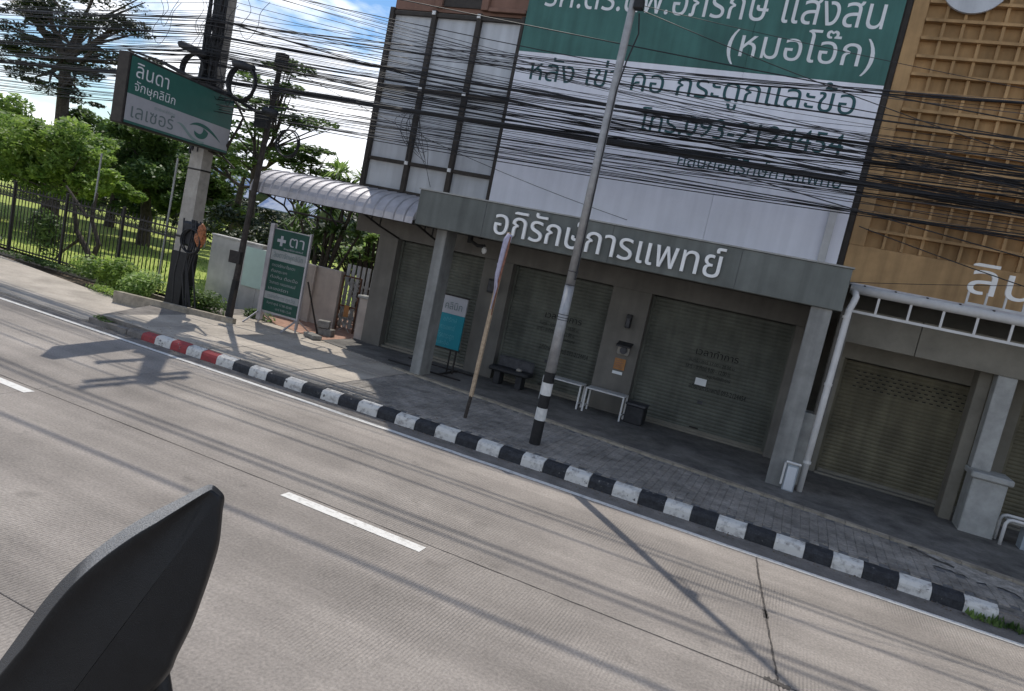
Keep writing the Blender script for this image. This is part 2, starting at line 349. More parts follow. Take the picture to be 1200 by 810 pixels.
b2 = wiggle_strip([(0.34, 8.1), (0.38, 7.85)], 0.06, 0.004, 9, 0.3, 6); b.add(b2.v, b2.f)
b2 = wiggle_strip([(0.42, 6.6), (0.66, 6.56)], 0.07, 0.005, 4, 0.3); b.add(b2.v, b2.f)
b.build('tar_seal', 'tar', road)
b = wiggle_strip([(-14, 6.6), (-4, 6.585), (0.2, 6.58), (6, 6.6)], 0.012, 0.004, 6, 0.5, 40); b.build('tar_seal', 'tar', road)

# painted lines
b = wiggle_strip([(-60, 9.95), (-14, 9.95), (-8, 9.90), (0, 9.78), (12, 9.74)], 0.11, 0.006, 8, 0.05, 30)
struct(b.build('edge_line', 'paint'))
for i in range(-8, 4):
    xa = -4.90 + i * 6.3
    b = MB(); b.add([(xa, 6.37, 0.005), (xa + 1.86, 6.35, 0.005), (xa + 1.86, 6.50, 0.005), (xa, 6.52, 0.005)], [(0, 1, 2, 3)])
    struct(b.build('lane_dash', 'paint'))

# gutter and kerb
b = MB(); b.box(-60, 12, 9.862, 10.30, -0.1, 0.003); struct(b.build('gutter', 'gutter'))
kerb = MB(); kerb.box(-12.35, 12, 10.36, 10.46, -0.1, 0.14); kerb.box(-13.45, -12.351, 10.301, 10.474, -0.1, 0.11); kerb = struct(kerb.build('kerb', 'gutter'))
kw = 0.378
def kerb_block(xa, xb, m, sh):
    b = MB(); c = 0.012; xa += 0.004; xb -= 0.004
    prof = [(10.30, 0.0), (10.312, 0.11), (10.335, 0.155), (10.365, 0.17), (10.47, 0.19), (10.47, 0.0)]
    b.prism([(y, z * sh if z > 0 else -0.02) for y, z in prof], 'x', xa, xb)
    return b.build('kerb_block', m, kerb)
rk = random.Random(2)
x = 2.64; i = 0; JT = [0.0] + [rk.uniform(-.022, .022) for _ in range(60)]
while x > -12.15:
    xb = x; xa = x - (.386 if i < 23 else .407)
    if i < 31: mt = 'kerb_black' if i % 2 == 0 else 'kerb_white'
    elif i < 37: mt = 'kerb_white' if i % 2 == 1 else 'kerb_red'
    else: mt = 'gutter' if i % 2 == 1 else 'kerb_red'
    kerb_block(xa + JT[i + 1], xb + JT[i], mt, rk.uniform(0.96, 1.04) * (1 if i < 36 else 1 - .12 * (i - 35))); x = xa; i += 1
kerb_block(2.64, 3.02, 'kerb_white', 0.95)
for j in range(14): kerb_block(3.02 + j * kw, 3.40 + j * kw, 'gutter', 0.75)

rl = random.Random(31); b = MB()
for k in range(900):
    xx = rl.uniform(-13, 4.5); yy = 10.29 - abs(rl.gauss(0, .09)); zz = .004
    if rl.random() < .25: yy = 10.50 + abs(rl.gauss(0, .25)); zz = .212
    if yy < 9.87: continue
    s_ = rl.uniform(.006, .022); t_ = rl.uniform(0, 6.3)
    b.add([(xx + s_ * math.cos(t_ + q) * (1 if q % 2 else .55), yy + s_ * math.sin(t_ + q) * .7, zz + rl.uniform(0, .012)) for q in (0, 1.57, 3.14, 4.71)], [(0, 1, 2, 3)])
lt_ = b.build('gutter_litter', 'earth', None, fix=False); struct(lt_, 'stuff'); tag(lt_, 'small dry leaves and grit lying along the kerb', 'litter')
# pavement of small pavers
pv = MB(); pv.box(-7.6, 12, 10.472, 14.3, -0.1, 0.188); pv = struct(pv.build('pavement', 'paver_joint'))
def edge_y(x): return 12.32 - 0.155 * x if x > -8 else 13.56
pw, pd = 0.126, 0.235
proto = MB(); proto.cbox(-pw/2 + .0015, pw/2 - .0015, -pd/2 + .0015, pd/2 - .0015, -0.02, 0.012, 0.0035); pm = None
tiles = []
nx = int(14.6 / pw)
for i in range(nx):
    for j in range(15):
        xx = -7.55 + pw * (i + .5); yy = 10.48 + pd * (j + .5) - (pd / 2 if i % 2 else 0)
        if yy - pd / 2 < 10.474 or yy > edge_y(xx) - 0.16: continue
        if xx > 6.5: continue
        if 2.35 < xx < 3.5 and yy > 11.15 - (xx - 2.35) * .1 : continue
        tiles.append((xx, yy))
tiles.sort(key=lambda t: (t[0] - 0.9) ** 2 * 0.3 + (t[1] - 10.2) ** 2)
rp = random.Random(5)
for k, (xx, yy) in enumerate(tiles[:300]):
    if pm is None:
        o = proto.build('paver', 'paver', pv); pm = o.data
    else:
        o = bpy.data.objects.new('paver', pm); COL.objects.link(o); o.parent = pv
    o.location = (xx, yy, 0.19 + rp.uniform(-.002, .003)); o.rotation_euler = (rp.uniform(-.012, .012), rp.uniform(-.012, .012), rp.uniform(-.02, .02))
rest = MB()
for xx, yy in tiles[300:]:
    dz = 0.2 + rp.uniform(-.003, .003); tx = rp.uniform(-.0012, .0012)
    rest.add([(xx-pw/2+.005, yy-pd/2+.005, dz-tx), (xx+pw/2-.005, yy-pd/2+.005, dz+tx), (xx+pw/2-.005, yy+pd/2-.005, dz+tx), (xx-pw/2+.005, yy+pd/2-.005, dz-tx),
              (xx-pw/2, yy-pd/2, .187), (xx+pw/2, yy-pd/2, .187), (xx+pw/2, yy+pd/2, .187), (xx-pw/2, yy+pd/2, .187)],
             [(0,1,2,3),(0,4,5,1),(1,5,6,2),(2,6,7,3),(3,7,4,0)])
o = rest.build('paver_field', 'paver', pv); struct(o, 'stuff')
b = wiggle_strip([(2.3, 11.62), (2.9, 11.5), (3.6, 11.35)], 0.55, 0.202, 12, 0.18, 8); b.build('cement_patch', 'patch', pv)
b = wiggle_strip([(2.2, 11.9), (2.45, 11.6), (2.75, 11.5)], 0.10, 0.205, 13, 0.4, 8); b.build('broken_gap', 'tar', pv)

# concrete pavement further left, edging, driveway, apron
b = MB(); b.prism([(-60, 10.3), (-13.6, 10.3), (-13.4, 10.475), (-7.6, 10.475), (-7.6, 14.3), (-10, 14.6), (-13, 14.9), (-16, 13.9), (-16.6, 12.9), (-22, 13.7), (-60, 13.7)], 'z', -0.1, 0.04)
struct(b.build('driveway', 'side_conc'))
ps = MB(); ps.prism([(-13.35, 10.475), (-7.605, 10.475), (-7.605, 14.4), (-10.4, 15.6), (-14, 15.6), (-14.4, 12.6)], 'z', -0.05, 0.19)
ps = struct(ps.build('concrete_pavement', 'gutter'))
rs = random.Random(11)
for i in range(6):
    for j in range(4):
        xa = -13.1 + i * 0.92; ya = 10.48 + j * 1.0
        if ya + 1.0 > 15.0: continue
        sk_ = max(0, (0.35 if i == 0 else 0))
        b = MB(); b.cbox(xa + .008 - (0.2 if i == 0 else 0), xa + .912, ya + .008, ya + .992, 0.1, 0.2 + rs.uniform(-.004, .006), 0.006); b.build('concrete_slab', 'side_conc', ps)
b = MB()
n_ = 60
for k in range(n_):
    xa = -8 + k * 0.31; xb = xa + 0.303; ya, yb = edge_y(xa), edge_y(xb)
    b.add([(xa, ya-.075, .16), (xb, yb-.075, .16), (xb, yb+.075, .16), (xa, ya+.075, .16), (xa, ya-.07, .228), (xb, yb-.07, .226), (xb, yb+.07, .226), (xa, ya+.07, .228)],
          [(4,5,6,7),(0,1,5,4),(1,2,6,5),(2,3,7,6),(3,0,4,7)])
struct(b.build('edging_strip', 'edge'))
b = MB(); b.prism([(-8, edge_y(-8) + .07), (11, edge_y(11) + .07), (11, 17.2), (-10.5, 17.2), (-10.5, 14.2)], 'z', 0.0, 0.215)
struct(b.build('shop_apron', 'apron'))
b = MB(); b.prism([(-13.2, 15.1), (-12.2, 14.5), (-10.52, 14.2), (-10.52, 18.0), (-13.2, 18.0)], 'z', 0.0, 0.212); struct(b.build('side_passage_floor', 'tile_red'))
# raised planting kerb beside the utility pole
b = MB(); b.prism([(-15.4, 12.35), (-12.3, 13.1), (-12.3, 13.22), (-15.35, 12.5)], 'z', 0.0, 0.33)
tag(b.build('planter_kerb', 'edge'), 'low broken concrete ledge along the weeds by the utility pole', 'ledge')

BK = 1.075
# ================================================================== CLINIC BUILDING
cb = root('clinic_building', 'grey green shop building with two storeys and lettered concrete canopy over closed shutters', 'building', (-5, 14.5, 0.2))
def P(o, par):                       # parent while keeping world place (things' roots are empties without rotation)
    o.parent = par; o.matrix_parent_inverse = Matrix.Translation(par.location).inverted(); return o
def part(name, m, par, *a, **k): return P(bx(name, m, None, *a, **k), par)
def pt(b, name, m, par, **k): return P(b.build(name, m, None, **k), par)
def strip(n, x0, x1):                # evenly spaced edges
    return [x0 + (x1 - x0) * i / n for i in range(n + 1)]
part('wall', 'wall_brown', cb, -10.25, -6.86, 14.40, 22, 8.14, 12.3)
part('wall', 'wall_tan', cb, -10.25, 0.33, 14.42, 22, 3.0, 8.13)
part('wall', 'wall_tan', cb, -6.85, 0.33, 14.41, 22, 8.131, 12.29)
part('wall', 'wall_tan', cb, -9.50, 0.32, 15.2, 21.9, 0.2, 2.999)
part('roof', 'fascia', cb, -10.32, 0.335, 14.35, 22.1, 12.3, 12.4)
for a, b_ in ((-9.52, -9.0), (-6.72, -6.02), (-3.74, -2.92), (-0.14, 0.33)):
    part('pier', 'wall_tan', cb, a, b_, 14.36, 15.19, 0.2, 3.0, c=.006)
part('lintel', 'wall_tan', cb, -9.52, 0.331, 14.37, 15.19, 3.002, 3.39)
# roller shutters: corrugated curtain with bottom bar, side rails and header box
def shutter(par, x0, x1, y, z0, z1, m, pitch=0.075, vents=False):
    b = MB(); n = int((z1 - z0) / pitch); prof = []
    for k in range(n):
        z = z0 + k * pitch
        prof += [(y - .008, z), (y - .020, z + pitch * .3), (y - .020, z + pitch * .62), (y - .006, z + pitch * .93)]
    prof.append((y - .008, z0 + n * pitch))
    for (a, c), (d, e) in zip(prof, prof[1:]): b.add([(x0, a, c), (x1, a, c), (x1, d, e), (x0, d, e)], [(0, 1, 2, 3)])
    sh = pt(b, 'shutter', m, par, fix=False)
    o = bx('bottom_bar', 'beam_tan', None, x0, x1, y - .05, y + .03, z0 - .05, z0 + .02, c=.005); P(o, par)
    for a in (x0, x1 - .05): P(bx('side_rail', m, None, a, a + .05, y - .06, y + .02, z0 - .03, z1, c=.004), par)
    return sh
s1 = shutter(cb, -9.0, -6.72, 14.62, 0.50, 2.98, 'shutter')
s2 = shutter(cb, -6.02, -3.74, 14.62, 0.50, 2.98, 'shutter')
s3 = shutter(cb, -2.92, -0.14, 14.62, 0.50, 2.98, 'shutter')
for cx in (-7.86, -4.88, -1.53):
    part('lock', 'cable_grey', cb, cx - .05, cx + .05, 14.57, 14.598, 1.05, 1.12, c=.005)
    part('pull_handle', 'iron', cb, cx - .09, cx + .09, 14.54, 14.569, .55, .575, c=.004)
for xx in (-5.9, -3.4, -1.2): part('fascia_joint', 'cable_grey', cb, xx, xx + .006, 12.196, 12.2005, 3.40, 4.05)
# step under the shutters
b = MB(); b.cbox(-9.0, -6.72, 14.45, 14.8, .30, .47, .008); pt(b, 'threshold', 'beam_tan', cb)
for x0, x1 in ((-6.02, -3.74), (-2.92, -.14)): b = MB(); b.cbox(x0, x1, 14.52, 14.8, .30, .47, .008); pt(b, 'threshold', 'beam_tan', cb)
# hours printed on the shutters
SY = 14.596
for cx, ws in ((-1.42, 1), (-4.72, 1)):
    put_text('เวลาทำการ', cx - .42, cx + .42, 2.02, .105, SY, 'print_black', None, .05, step=.12).parent = cb
    for o_ in (0,): pass
    put_text('จันทร์ - ศุกร์ 17.00 - 20.00 น.', cx - .52, cx + .40, 1.86, .05, SY, 'print_black', None, .05, step=.2).parent = cb
    put_text('เสาร์ - อาทิตย์ 9.00 - 12.00 น.', cx - .55, cx + .34, 1.72, .065, SY, 'print_black', None, .05, step=.2).parent = cb
    put_text('หยุดวันนักขัตฤกษ์', cx - .10, cx + .36, 1.60, .05, SY, 'print_black', None, .05, step=.2).parent = cb
    put_text('อภิรักษ์การแพทย์ 093-2124454', cx - .40, cx + .72, 1.33, .075, SY, 'print_black', None, .05, step=.15).parent = cb
for o in COL.objects:
    if o.name.startswith('lettering') and o.parent == cb: o.matrix_parent_inverse = Matrix.Translation(cb.location).inverted()
tag(bx('paper_notice', 'white_print', None, -1.72, -1.50, 14.572, 14.592, 1.42, 1.56), 'small blank white paper notice taped to the right clinic shutter under the black lettering', 'notice')
# black lattice dots on the left shutters (ventilation slots)
rv = random.Random(4); b = MB()
for (cx, n_) in ((-8.5, 22), (-7.35, 22)):
    for k in range(n_):
        xx = cx + rv.uniform(-.3, .5); zz = 2.42 + .075 * rv.randrange(0, 5); b.box(xx, xx + .05, 14.594, 14.6, zz, zz + .012)
o = pt(b, 'vent_slots', 'wall_tan', cb); struct(o, 'stuff')
# canopy
part('canopy_beam', 'fascia', cb, -7.36, 0.47, 12.20, 12.42, 3.385, 4.06, c=.012)
part('canopy_slab', 'soffit', cb, -7.355, 0.465, 12.421, 14.40, 3.46, 3.62)
part('canopy_return', 'fascia', cb, -7.358, -7.16, 12.421, 14.399, 3.39, 4.055)
part('canopy_return', 'fascia', cb, 0.27, 0.468, 12.421, 14.398, 3.39, 4.055)
part('drip_edge', 'ped', cb, -7.38, 0.49, 12.18, 12.44, 4.061, 4.085)
part('column', 'column', cb, -7.03, -6.80, 12.55, 13.0, .2, 3.384, c=.01)
part('column', 'column', cb, .02, .34, 12.26, 12.62, .2, 3.384, c=.01)
part('column_plinth', 'ped', cb, .345, .62, 12.75, 13.15, .2, 1.65, c=.01)
part('rear_column', 'wall_tan', cb, .48, .66, 12.75, 13.05, 1.651, 3.46, c=.01)
part('soffit_light', 'white_metal', cb, -2.6, -2.3, 13.2, 13.5, 3.435, 3.458)
part('soffit_light', 'white_metal', cb, -5.6, -5.3, 13.2, 13.5, 3.435, 3.458)
# raised letters, one by one
for k, lb in enumerate(lettering('อภิรักษ์การแพทย์', -5.64, -1.44, 3.505, .37, .034, .025, .05, True)):
    o = lb.build('letter', 'letter', None); o.location = (0, 12.135, 0)
    o.parent = cb; o.matrix_parent_inverse = Matrix.Translation(cb.location).inverted()
# fittings on the piers
def boxthing(name, m, label, cat, *a, c=.006, group=None):
    o = bx(name, m, None, *a, c=c); tag(o, label, cat, group); return o
lm = root('wall_lamp', 'small dark wall lamp high on the pier between the clinic shutters', 'lamp', (-3.24, 14.3, 2.3))
part('lamp_body', 'dark_box', lm, -3.30, -3.20, 14.24, 14.36, 2.22, 2.50, c=.01); part('lamp_face', 'cable_grey', lm, -3.285, -3.215, 14.232, 14.239, 2.25, 2.42)
mt = root('electric_meter', 'electricity meter with dark hood on the pier above the orange notice', 'meter', (-3.2, 14.3, 1.75))
part('meter_box', 'pole_conc', mt, -3.34, -3.10, 14.26, 14.36, 1.66, 1.86, c=.02)
b = MB(); b.tube([(-3.20, 14.20, 1.76), (-3.20, 14.27, 1.76)], .075, 14); pt(b, 'meter_dial', 'cable_grey', mt)
b = MB(); b.prism([(14.14, 1.86), (14.36, 1.93), (14.36, 1.90), (14.14, 1.83)], 'x', -3.36, -3.06); pt(b, 'hood', 'dark_box', mt)
op = root('orange_notice', 'orange notice with white strip under it on the pier', 'notice', (-3.22, 14.35, 1.3))
part('poster', 'orange_poster', op, -3.36, -3.13, 14.345, 14.358, 1.34, 1.57); part('strip', 'white_print', op, -3.36, -3.15, 14.346, 14.357, 1.24, 1.30)
for k in range(4): part('print_line', 'wall_brown', op, -3.34, -3.17 - .03 * (k % 2), 14.342, 14.3445, 1.38 + .045 * k, 1.395 + .045 * k)
sb = root('speaker_box', 'black box fixed high on the left pier behind the wooden pole', 'box', (-6.36, 14.3, 2.4))
part('box_body', 'dark_box', sb, -6.46, -6.28, 14.2, 14.36, 2.28, 2.58, c=.01); part('box_grille', 'cable_grey', sb, -6.44, -6.30, 14.19, 14.199, 2.32, 2.54)
cc = root('security_camera', 'round white camera on dark arm under the clinic canopy', 'camera', (-6.5, 13.3, 3.2))
b = MB(); b.tube([(-6.75, 13.5, 3.30), (-6.50, 13.4, 3.22), (-6.32, 13.35, 3.24)], .035, 8); b.box(-6.78, -6.7, 13.45, 13.55, 3.24, 3.46); pt(b, 'arm', 'dark_box', cc)
b = MB(); b.tube([(-6.30, 13.34, 3.22), (-6.30, 13.34, 3.17), (-6.30, 13.34, 3.12), (-6.3, 13.34, 3.08)], .05, 12, rr=[.03, .055, .05, .02]); pt(b, 'camera_head', 'letter', cc, smooth=True)
# empty advertising frame left of the billboard
fr = root('advertising_frame', 'empty dark steel advertising frame with blank grey panels left of the billboard', 'frame', (-8.5, 14.3, 4))
mx_ = [-10.2, -9.08, -7.95, -6.88]; hz = [3.45, 4.06, 4.72, 6.38, 8.02]
for i in range(3):
    for j in range(4): part('panel', 'panel_grey', fr, mx_[i] + .02, mx_[i+1] - .02, 14.33, 14.36, hz[j] + .02, hz[j+1] - .02)
for i, a in enumerate(mx_): part('mullion', 'frame_dark', fr, a - .055, a + .055 if i < 3 else a + .02, 14.22, 14.329, 3.38, 8.12, c=.006)
for a in hz: part('transom', 'frame_dark', fr, -10.19, -6.87, 14.25, 14.327, a - .04, a + .04, c=.006)
for a in (-9.08, -7.95):
    for z in (4.72, 6.38, 8.05): part('clip', 'letter', fr, a - .04, a + .04, 14.19, 14.219, z - .04, z + .04)
part('opening_frame', 'wall_brown', cb, -9.15, -8.98, 14.3, 14.39, 8.22, 8.62, c=.01); part('opening_frame', 'wall_brown', cb, -8.0, -7.83, 14.3, 14.39, 8.22, 8.62, c=.01)
part('vent_opening', 'frame_dark', cb, -8.97, -8.01, 14.36, 14.395, 8.26, 8.6)
part('parapet_band', 'wall_brown', cb, -7.8, -6.9, 14.28, 14.39, 8.2, 8.28, c=.01)
# billboard
bb = root('billboard', 'large clinic billboard with green top, white lower half and Thai lettering', 'billboard', (-3.3, 14.3, 4))
part('white_panel', 'bb_white', bb, -6.84, -4.55, 14.20, 14.32, 4.12, 7.414); part('white_panel', 'bb_white', bb, -4.545, -2.175, 14.201, 14.32, 4.12, 7.414); part('white_panel', 'bb_white', bb, -2.17, .25, 14.2, 14.32, 4.12, 7.414)
part('green_panel', 'bb_green', bb, -6.84, -4.553, 14.199, 14.32, 7.416, 11.2); part('green_panel', 'bb_green', bb, -4.547, -2.175, 14.2, 14.32, 7.416, 11.2); part('green_panel', 'bb_green', bb, -2.17, .25, 14.199, 14.32, 7.416, 11.2)
part('backing', 'frame_dark', bb, -6.86, .27, 14.321, 14.40, 4.1, 11.18)
def bbt(t, x0, x1, z, h, m, bo):
    o = put_text(t, x0, x1, z, h, 14.194, m, None, bo, step=.05); P(o, bb); o.location = (0, 14.194, 0)
bbt('รศ.ดร.นพ.อภิรักษ์ แสงสน', -6.48, -.02, 8.36, .43, 'white_print', .034)
bbt('(หมอโอ๊ก)', -2.58, -.02, 7.70, .39, 'white_print', .03)
bbt('หลัง เข่า คอ กระดูกและข้อ', -6.48, -.12, 6.86, .35, 'bb_text', .022)
bbt('โทร.093-2124454', -3.92, -.14, 6.14, .30, 'bb_text', .012)
bbt('คลินิกอภิรักษ์การแพทย์', -3.0, .0, 5.56, .22, 'bb_text', .0)
part('side_post', 'white_metal', bb, -.08, .05, 14.10, 14.19, 4.10, 5.25, c=.006)
part('post_foot', 'letter', bb, -.12, .12, 14.09, 14.195, 5.2, 5.26)
# corrugated barrel awning at the left
aw = root('barrel_awning', 'grey curved corrugated metal awning on dark brackets beside the clinic canopy', 'awning', (-9.6, 13, 3.4))
n_ = 17; xs = strip(n_, -11.95, -7.66)
arc = [(13.5 - 0.9 * math.sin(t), 3.42 + 0.54 * math.cos(t)) for t in [PI / 2 * k / 9 for k in range(10)]]
arc = [(13.75, 3.99)] + arc[0:10] ; arc[-1] = (12.60, 3.38)
for i in range(n_):
    b = MB(); xa, xb = xs[i], xs[i + 1] ; d = .026
    cr = [(xa, 0), (xa + .02, d), (xa + .05, d), (xa + .07, 0), ((xa + xb) / 2 + .01, .006), (xb - .0005, 0)]
    vs = []; 
    for (y, z) in arc:
        nn = Vector((0, y - 13.6, z - 3.35)).normalized()
        for (xx, h_) in cr: vs.append((xx, y + nn.y * h_, z + nn.z * h_))
    k = len(cr); fs = [(r * k + c, r * k + c + 1, (r + 1) * k + c + 1, (r + 1) * k + c) for r in range(len(arc) - 1) for c in range(k - 1)]
    b.add(vs, fs); o = pt(b, 'metal_sheet', 'sheet', aw, fix=False)
for xa in (-11.7, -10.35, -9.0, -7.66):
    b = MB(); b.tube([(xa, 14.35 if xa > -10 else 13.8, 3.92), (xa, 13.72, 3.93), (xa, 13.1, 3.78), (xa, 12.72, 3.46)], .022, 6)
    b.tube([(xa, 14.4 if xa > -10 else 13.8, 3.0), (xa, 13.5, 3.2), (xa, 12.68, 3.42)], .022, 6); b.tube([(xa, 13.5, 3.2), (xa, 13.55, 3.95)], .016, 6); b.tube([(xa, 13.15, 3.27), (xa, 13.2, 3.85)], .016, 6)
    pt(b, 'bracket', 'iron', aw)
b = MB(); b.tube([(-11.75, 12.64, 3.38), (-7.63, 12.64, 3.38)], .02, 6); b.tube([(-11.75, 13.75, 4.0), (-7.63, 13.75, 4.0)], .025, 6); b.tube([(-11.75, 13.78, 3.1), (-10.15, 13.78, 3.1)], .03, 6); pt(b, 'rail', 'iron', aw)
b = MB(); b.tube([(-10.25, 13.8, 3.1), (-10.25, 13.8, 4.0)], .03, 6); b.tube([(-12.6, 13.5, 3.7), (-11.7, 13.72, 3.9)], .03, 6); pt(b, 'tie_bar', 'iron', aw)

# ================================================================== OCHRE BUILDING
ob = root('ochre_building', 'ochre building with gridded facade and closed brown shutters right of the clinic', 'building', (4, 14.4, .2))
OX = .37
part('wall', 'orange', ob, OX, 12, 14.40, 22, 3.9, 12.2)
part('wall', 'beam_tan', ob, OX, 12, 15.0, 21.9, .2, 3.899)
part('roof', 'beam_tan', ob, OX - .02, 12.05, 14.36, 22.05, 12.21, 12.41)
part('flat_band', 'orange', ob, OX, 12, 14.30, 14.399, 3.95, 4.64, c=.006)
part('side_band', 'orange', ob, OX, .62, 14.301, 14.398, 4.642, 10.09, c=.006)
for k in range(20): part('upright_fin', 'orange', ob, .90 + k * .297, .90 + k * .297 + .05, 14.302, 14.399, 4.645, 10.0)
for k in range(18): part('cross_fin', 'orange', ob, .625, 6.8, 14.262, 14.399, 4.92 + k * .305, 4.92 + k * .305 + .05)
part('gap_strip', 'frame_dark', ob, .275, .365, 14.33, 14.5, 3.9, 10.0)
b = MB(); b.tube([(1.25, 14.22, 9.25), (1.25, 14.28, 9.25)], .52, 40); pt(b, 'round_emblem', 'panel_grey', ob)
part('beam', 'beam_tan', ob, .62, 1.72, 13.20, 13.5, 2.93, 3.50, c=.006); part('beam', 'beam_tan', ob, 1.73, 12, 13.20, 13.5, 2.93, 3.50, c=.006)
part('soffit', 'soffit', ob, .62, 12, 13.501, 14.999, 3.2, 3.3)
part('roof_sheet', 'sheet', ob, .5, 12, 12.72, 14.30, 3.86, 3.89)
part('lintel', 'beam_tan', ob, .62, 12, 14.30, 14.9, 2.62, 3.199)
for a, c_ in ((.62, .80), (3.22, 3.62), (6.4, 6.8)): part('pier', 'beam_tan', ob, a, c_, 14.301, 14.9, .2, 2.619)
for (a, c_) in ((.80, 3.22), (3.62, 6.4)):
    o = shutter(ob, a, c_, 14.42, .49, 2.61, 'shutter2', .07)
    rv = random.Random(int(a * 10)); b = MB()
    for r in range(5):
        for k in range(18):
            xx = a + .25 + k * .115 + (r % 2) * .05
            if xx < c_ - .2: b.box(xx, xx + .055, 14.394, 14.405, 2.13 + r * .07 + .012, 2.13 + r * .07 + .03)
    struct(pt(b, 'vent_slots', 'print_black', ob), 'stuff')
    b = MB(); b.cbox(a, c_, 14.22, 14.6, .30, .46, .008); pt(b, 'threshold', 'beam_tan', ob)
part('column_shaft', 'ped', ob, 2.93, 3.20, 13.22, 13.5, 1.40, 2.929, c=.01)
part('column_side', 'beam_tan', ob, 2.74, 2.925, 13.5, 13.9, .2, 3.19, c=.01)
part('column_pedestal', 'ped', ob, 2.94, 3.42, 12.95, 13.45, .2, 1.30, c=.015)
part('pedestal_cap', 'ped', ob, 2.90, 3.48, 12.91, 13.49, 1.301, 1.40, c=.02)
part('column_shaft', 'ped', ob, 6.5, 6.8, 13.22, 13.5, .2, 2.929, c=.01)
# canopy front with gutter
cf = root('canopy_railing', 'white gutter and ladder-like metal front of the canopy on the ochre building', 'canopy', (4, 12.7, 3.4))
b = MB(); b.tube([(.52, 12.70, 3.79), (12, 12.70, 3.79)], .075, 12); pt(b, 'gutter', 'white_metal', cf, smooth=True)
part('lower_rail', 'white_metal', cf, .55, 12, 12.68, 12.72, 3.42, 3.46)
for k in range(22): part('upright', 'white_metal', cf, .95 + k * .46, .985 + k * .46, 12.685, 12.715, 3.461, 3.73)
for k in range(24):
    part('gutter_clip', 'iron', cf, .7 + k * .45, .73 + k * .45, 12.66, 12.78, 3.855, 3.875)
# sign letters standing on the gutter
lt = root('sign_letters', 'white raised Thai sign letters on a rail above the white gutter', 'sign', (3, 12.9, 4))
for lb in lettering('ลินดา', 2.12, 3.85, 4.08, .37, .02, .03, .05, True):
    o = lb.build('letter', 'letter', None); o.location = (0, 12.86, 0); o.parent = lt; o.matrix_parent_inverse = Matrix.Translation(lt.location).inverted()
part('rail', 'white_metal', lt, 2.15, 4.0, 12.87, 12.91, 3.90, 3.935)
for k in range(8): part('upright', 'white_metal', lt, 2.15 + k * .25, 2.18 + k * .25, 12.875, 12.905, 3.936, 4.12)
for k in range(3): part('foot', 'white_metal', lt, 2.3 + k * .8, 2.34 + k * .8, 12.87, 12.9, 3.86, 3.899)
dp = root('downpipe', 'white downpipe with bent top running from the gutter to the pavement', 'pipe', (.57, 12.3, .3))
b = MB(); b.tube([(.58, 12.66, 3.74), (.60, 12.52, 3.72), (.62, 12.42, 3.66), (.60, 12.38, 3.55), (.57, 12.36, 3.44), (.56, 12.36, 2.0), (.55, 12.36, .26)], .052, 12); pt(b, 'pipe', 'white_metal', dp, smooth=True)
for z in (.9, 2.2, 3.3): b = MB(); b.tube([(.56, 12.36, z), (.56, 12.36, z + .04)], .062, 12); pt(b, 'clamp', 'white_metal', dp)
mb = root('meter_cabinet', 'pale grey utility cabinet with rounded rim at the foot of the white downpipe', 'cabinet', (.4, 12.2, .5))
part('cabinet', 'box_pale', mb, .28, .46, 12.12, 12.28, .40, .86, c=.02); part('rim', 'white_metal', mb, .25, .49, 12.10, 12.16, .86, .90, c=.015); part('rim', 'white_metal', mb, .235, .27, 12.11, 12.2, .50, .859, c=.01)
part('door', 'panel_grey', mb, .30, .44, 12.108, 12.119, .44, .82, c=.004); part('stand', 'pole_black', mb, .3, .44, 12.15, 12.25, .2, .399)

# both buildings stand a little behind the edging strip: set their final place and size
for o in [o for o in COL.objects if o.parent is None and o.get('category') and o.name.split('.')[0] in
          ('clinic_building','paper_notice','wall_lamp','electric_meter','orange_notice','speaker_box','security_camera','advertising_frame','billboard','barrel_awning','ochre_building','canopy_railing','sign_letters','downpipe','meter_cabinet')]:
    o.scale = (BK, BK, BK); o.location = (o.location.x * BK, o.location.y * BK, o.location.z * BK + 3.2 * (1 - BK))

# ================================================================== STREET FURNITURE
lp = root('street_lamp', 'tall tapered grey lamp post with black and white bands at its foot', 'street lamp', (-3.62, 11.05, .2))
X0, Y0 = -3.60, 11.05; lean = Vector((.0, .0, 1))
def lpp(z): return (X0 + .004 * z, Y0, z)
def lr(z): return .094 - .0047 * z
def seg(z0, z1, nm, m, extra=0):
    b = MB(); b.tube([lpp(z0), lpp(z1)], .1, 16, rr=[lr(z0) + extra, lr(z1) + extra]); return pt(b, nm, m, lp)
for z0, z1, m in ((.2, .62, 'pole_black'), (.62, .83, 'pole_white'), (.83, 1.05, 'pole_black'), (1.05, 1.26, 'pole_white'), (1.26, 1.44, 'pole_black')):
    seg(z0, z1, 'painted_band', m, .002)
b = MB(); b.tube([lpp(1.44), lpp(2.9)], .1, 16, rr=[lr(1.44), lr(2.9)]); pt(b, 'shaft', 'pole_steel', lp, smooth=True)
b = MB(); b.tube([lpp(2.9), lpp(5), lpp(9.2), lpp(11.9)], .1, 16, rr=[lr(2.9) - .003, lr(5) - .003, lr(9.2), lr(11)]); pt(b, 'shaft', 'pole_steel', lp, smooth=True)
for z in (2.32, 2.36, 2.41, 2.90, 3.12): seg(z, z + .012, 'strap', 'cable_grey', .006)
b = MB(); b.tube([lpp(11.9), (X0 + .05, Y0 - .4, 12.3), (X0 + .05, Y0 - 1.2, 12.5), (X0 + .05, Y0 - 2.0, 12.55)], .035, 10); pt(b, 'lamp_arm', 'pole_steel', lp)
b = MB(); b.cbox(X0 - .12, X0 + .18, Y0 - 2.75, Y0 - 1.95, 12.48, 12.62, .04); pt(b, 'lamp_head', 'pole_steel', lp)
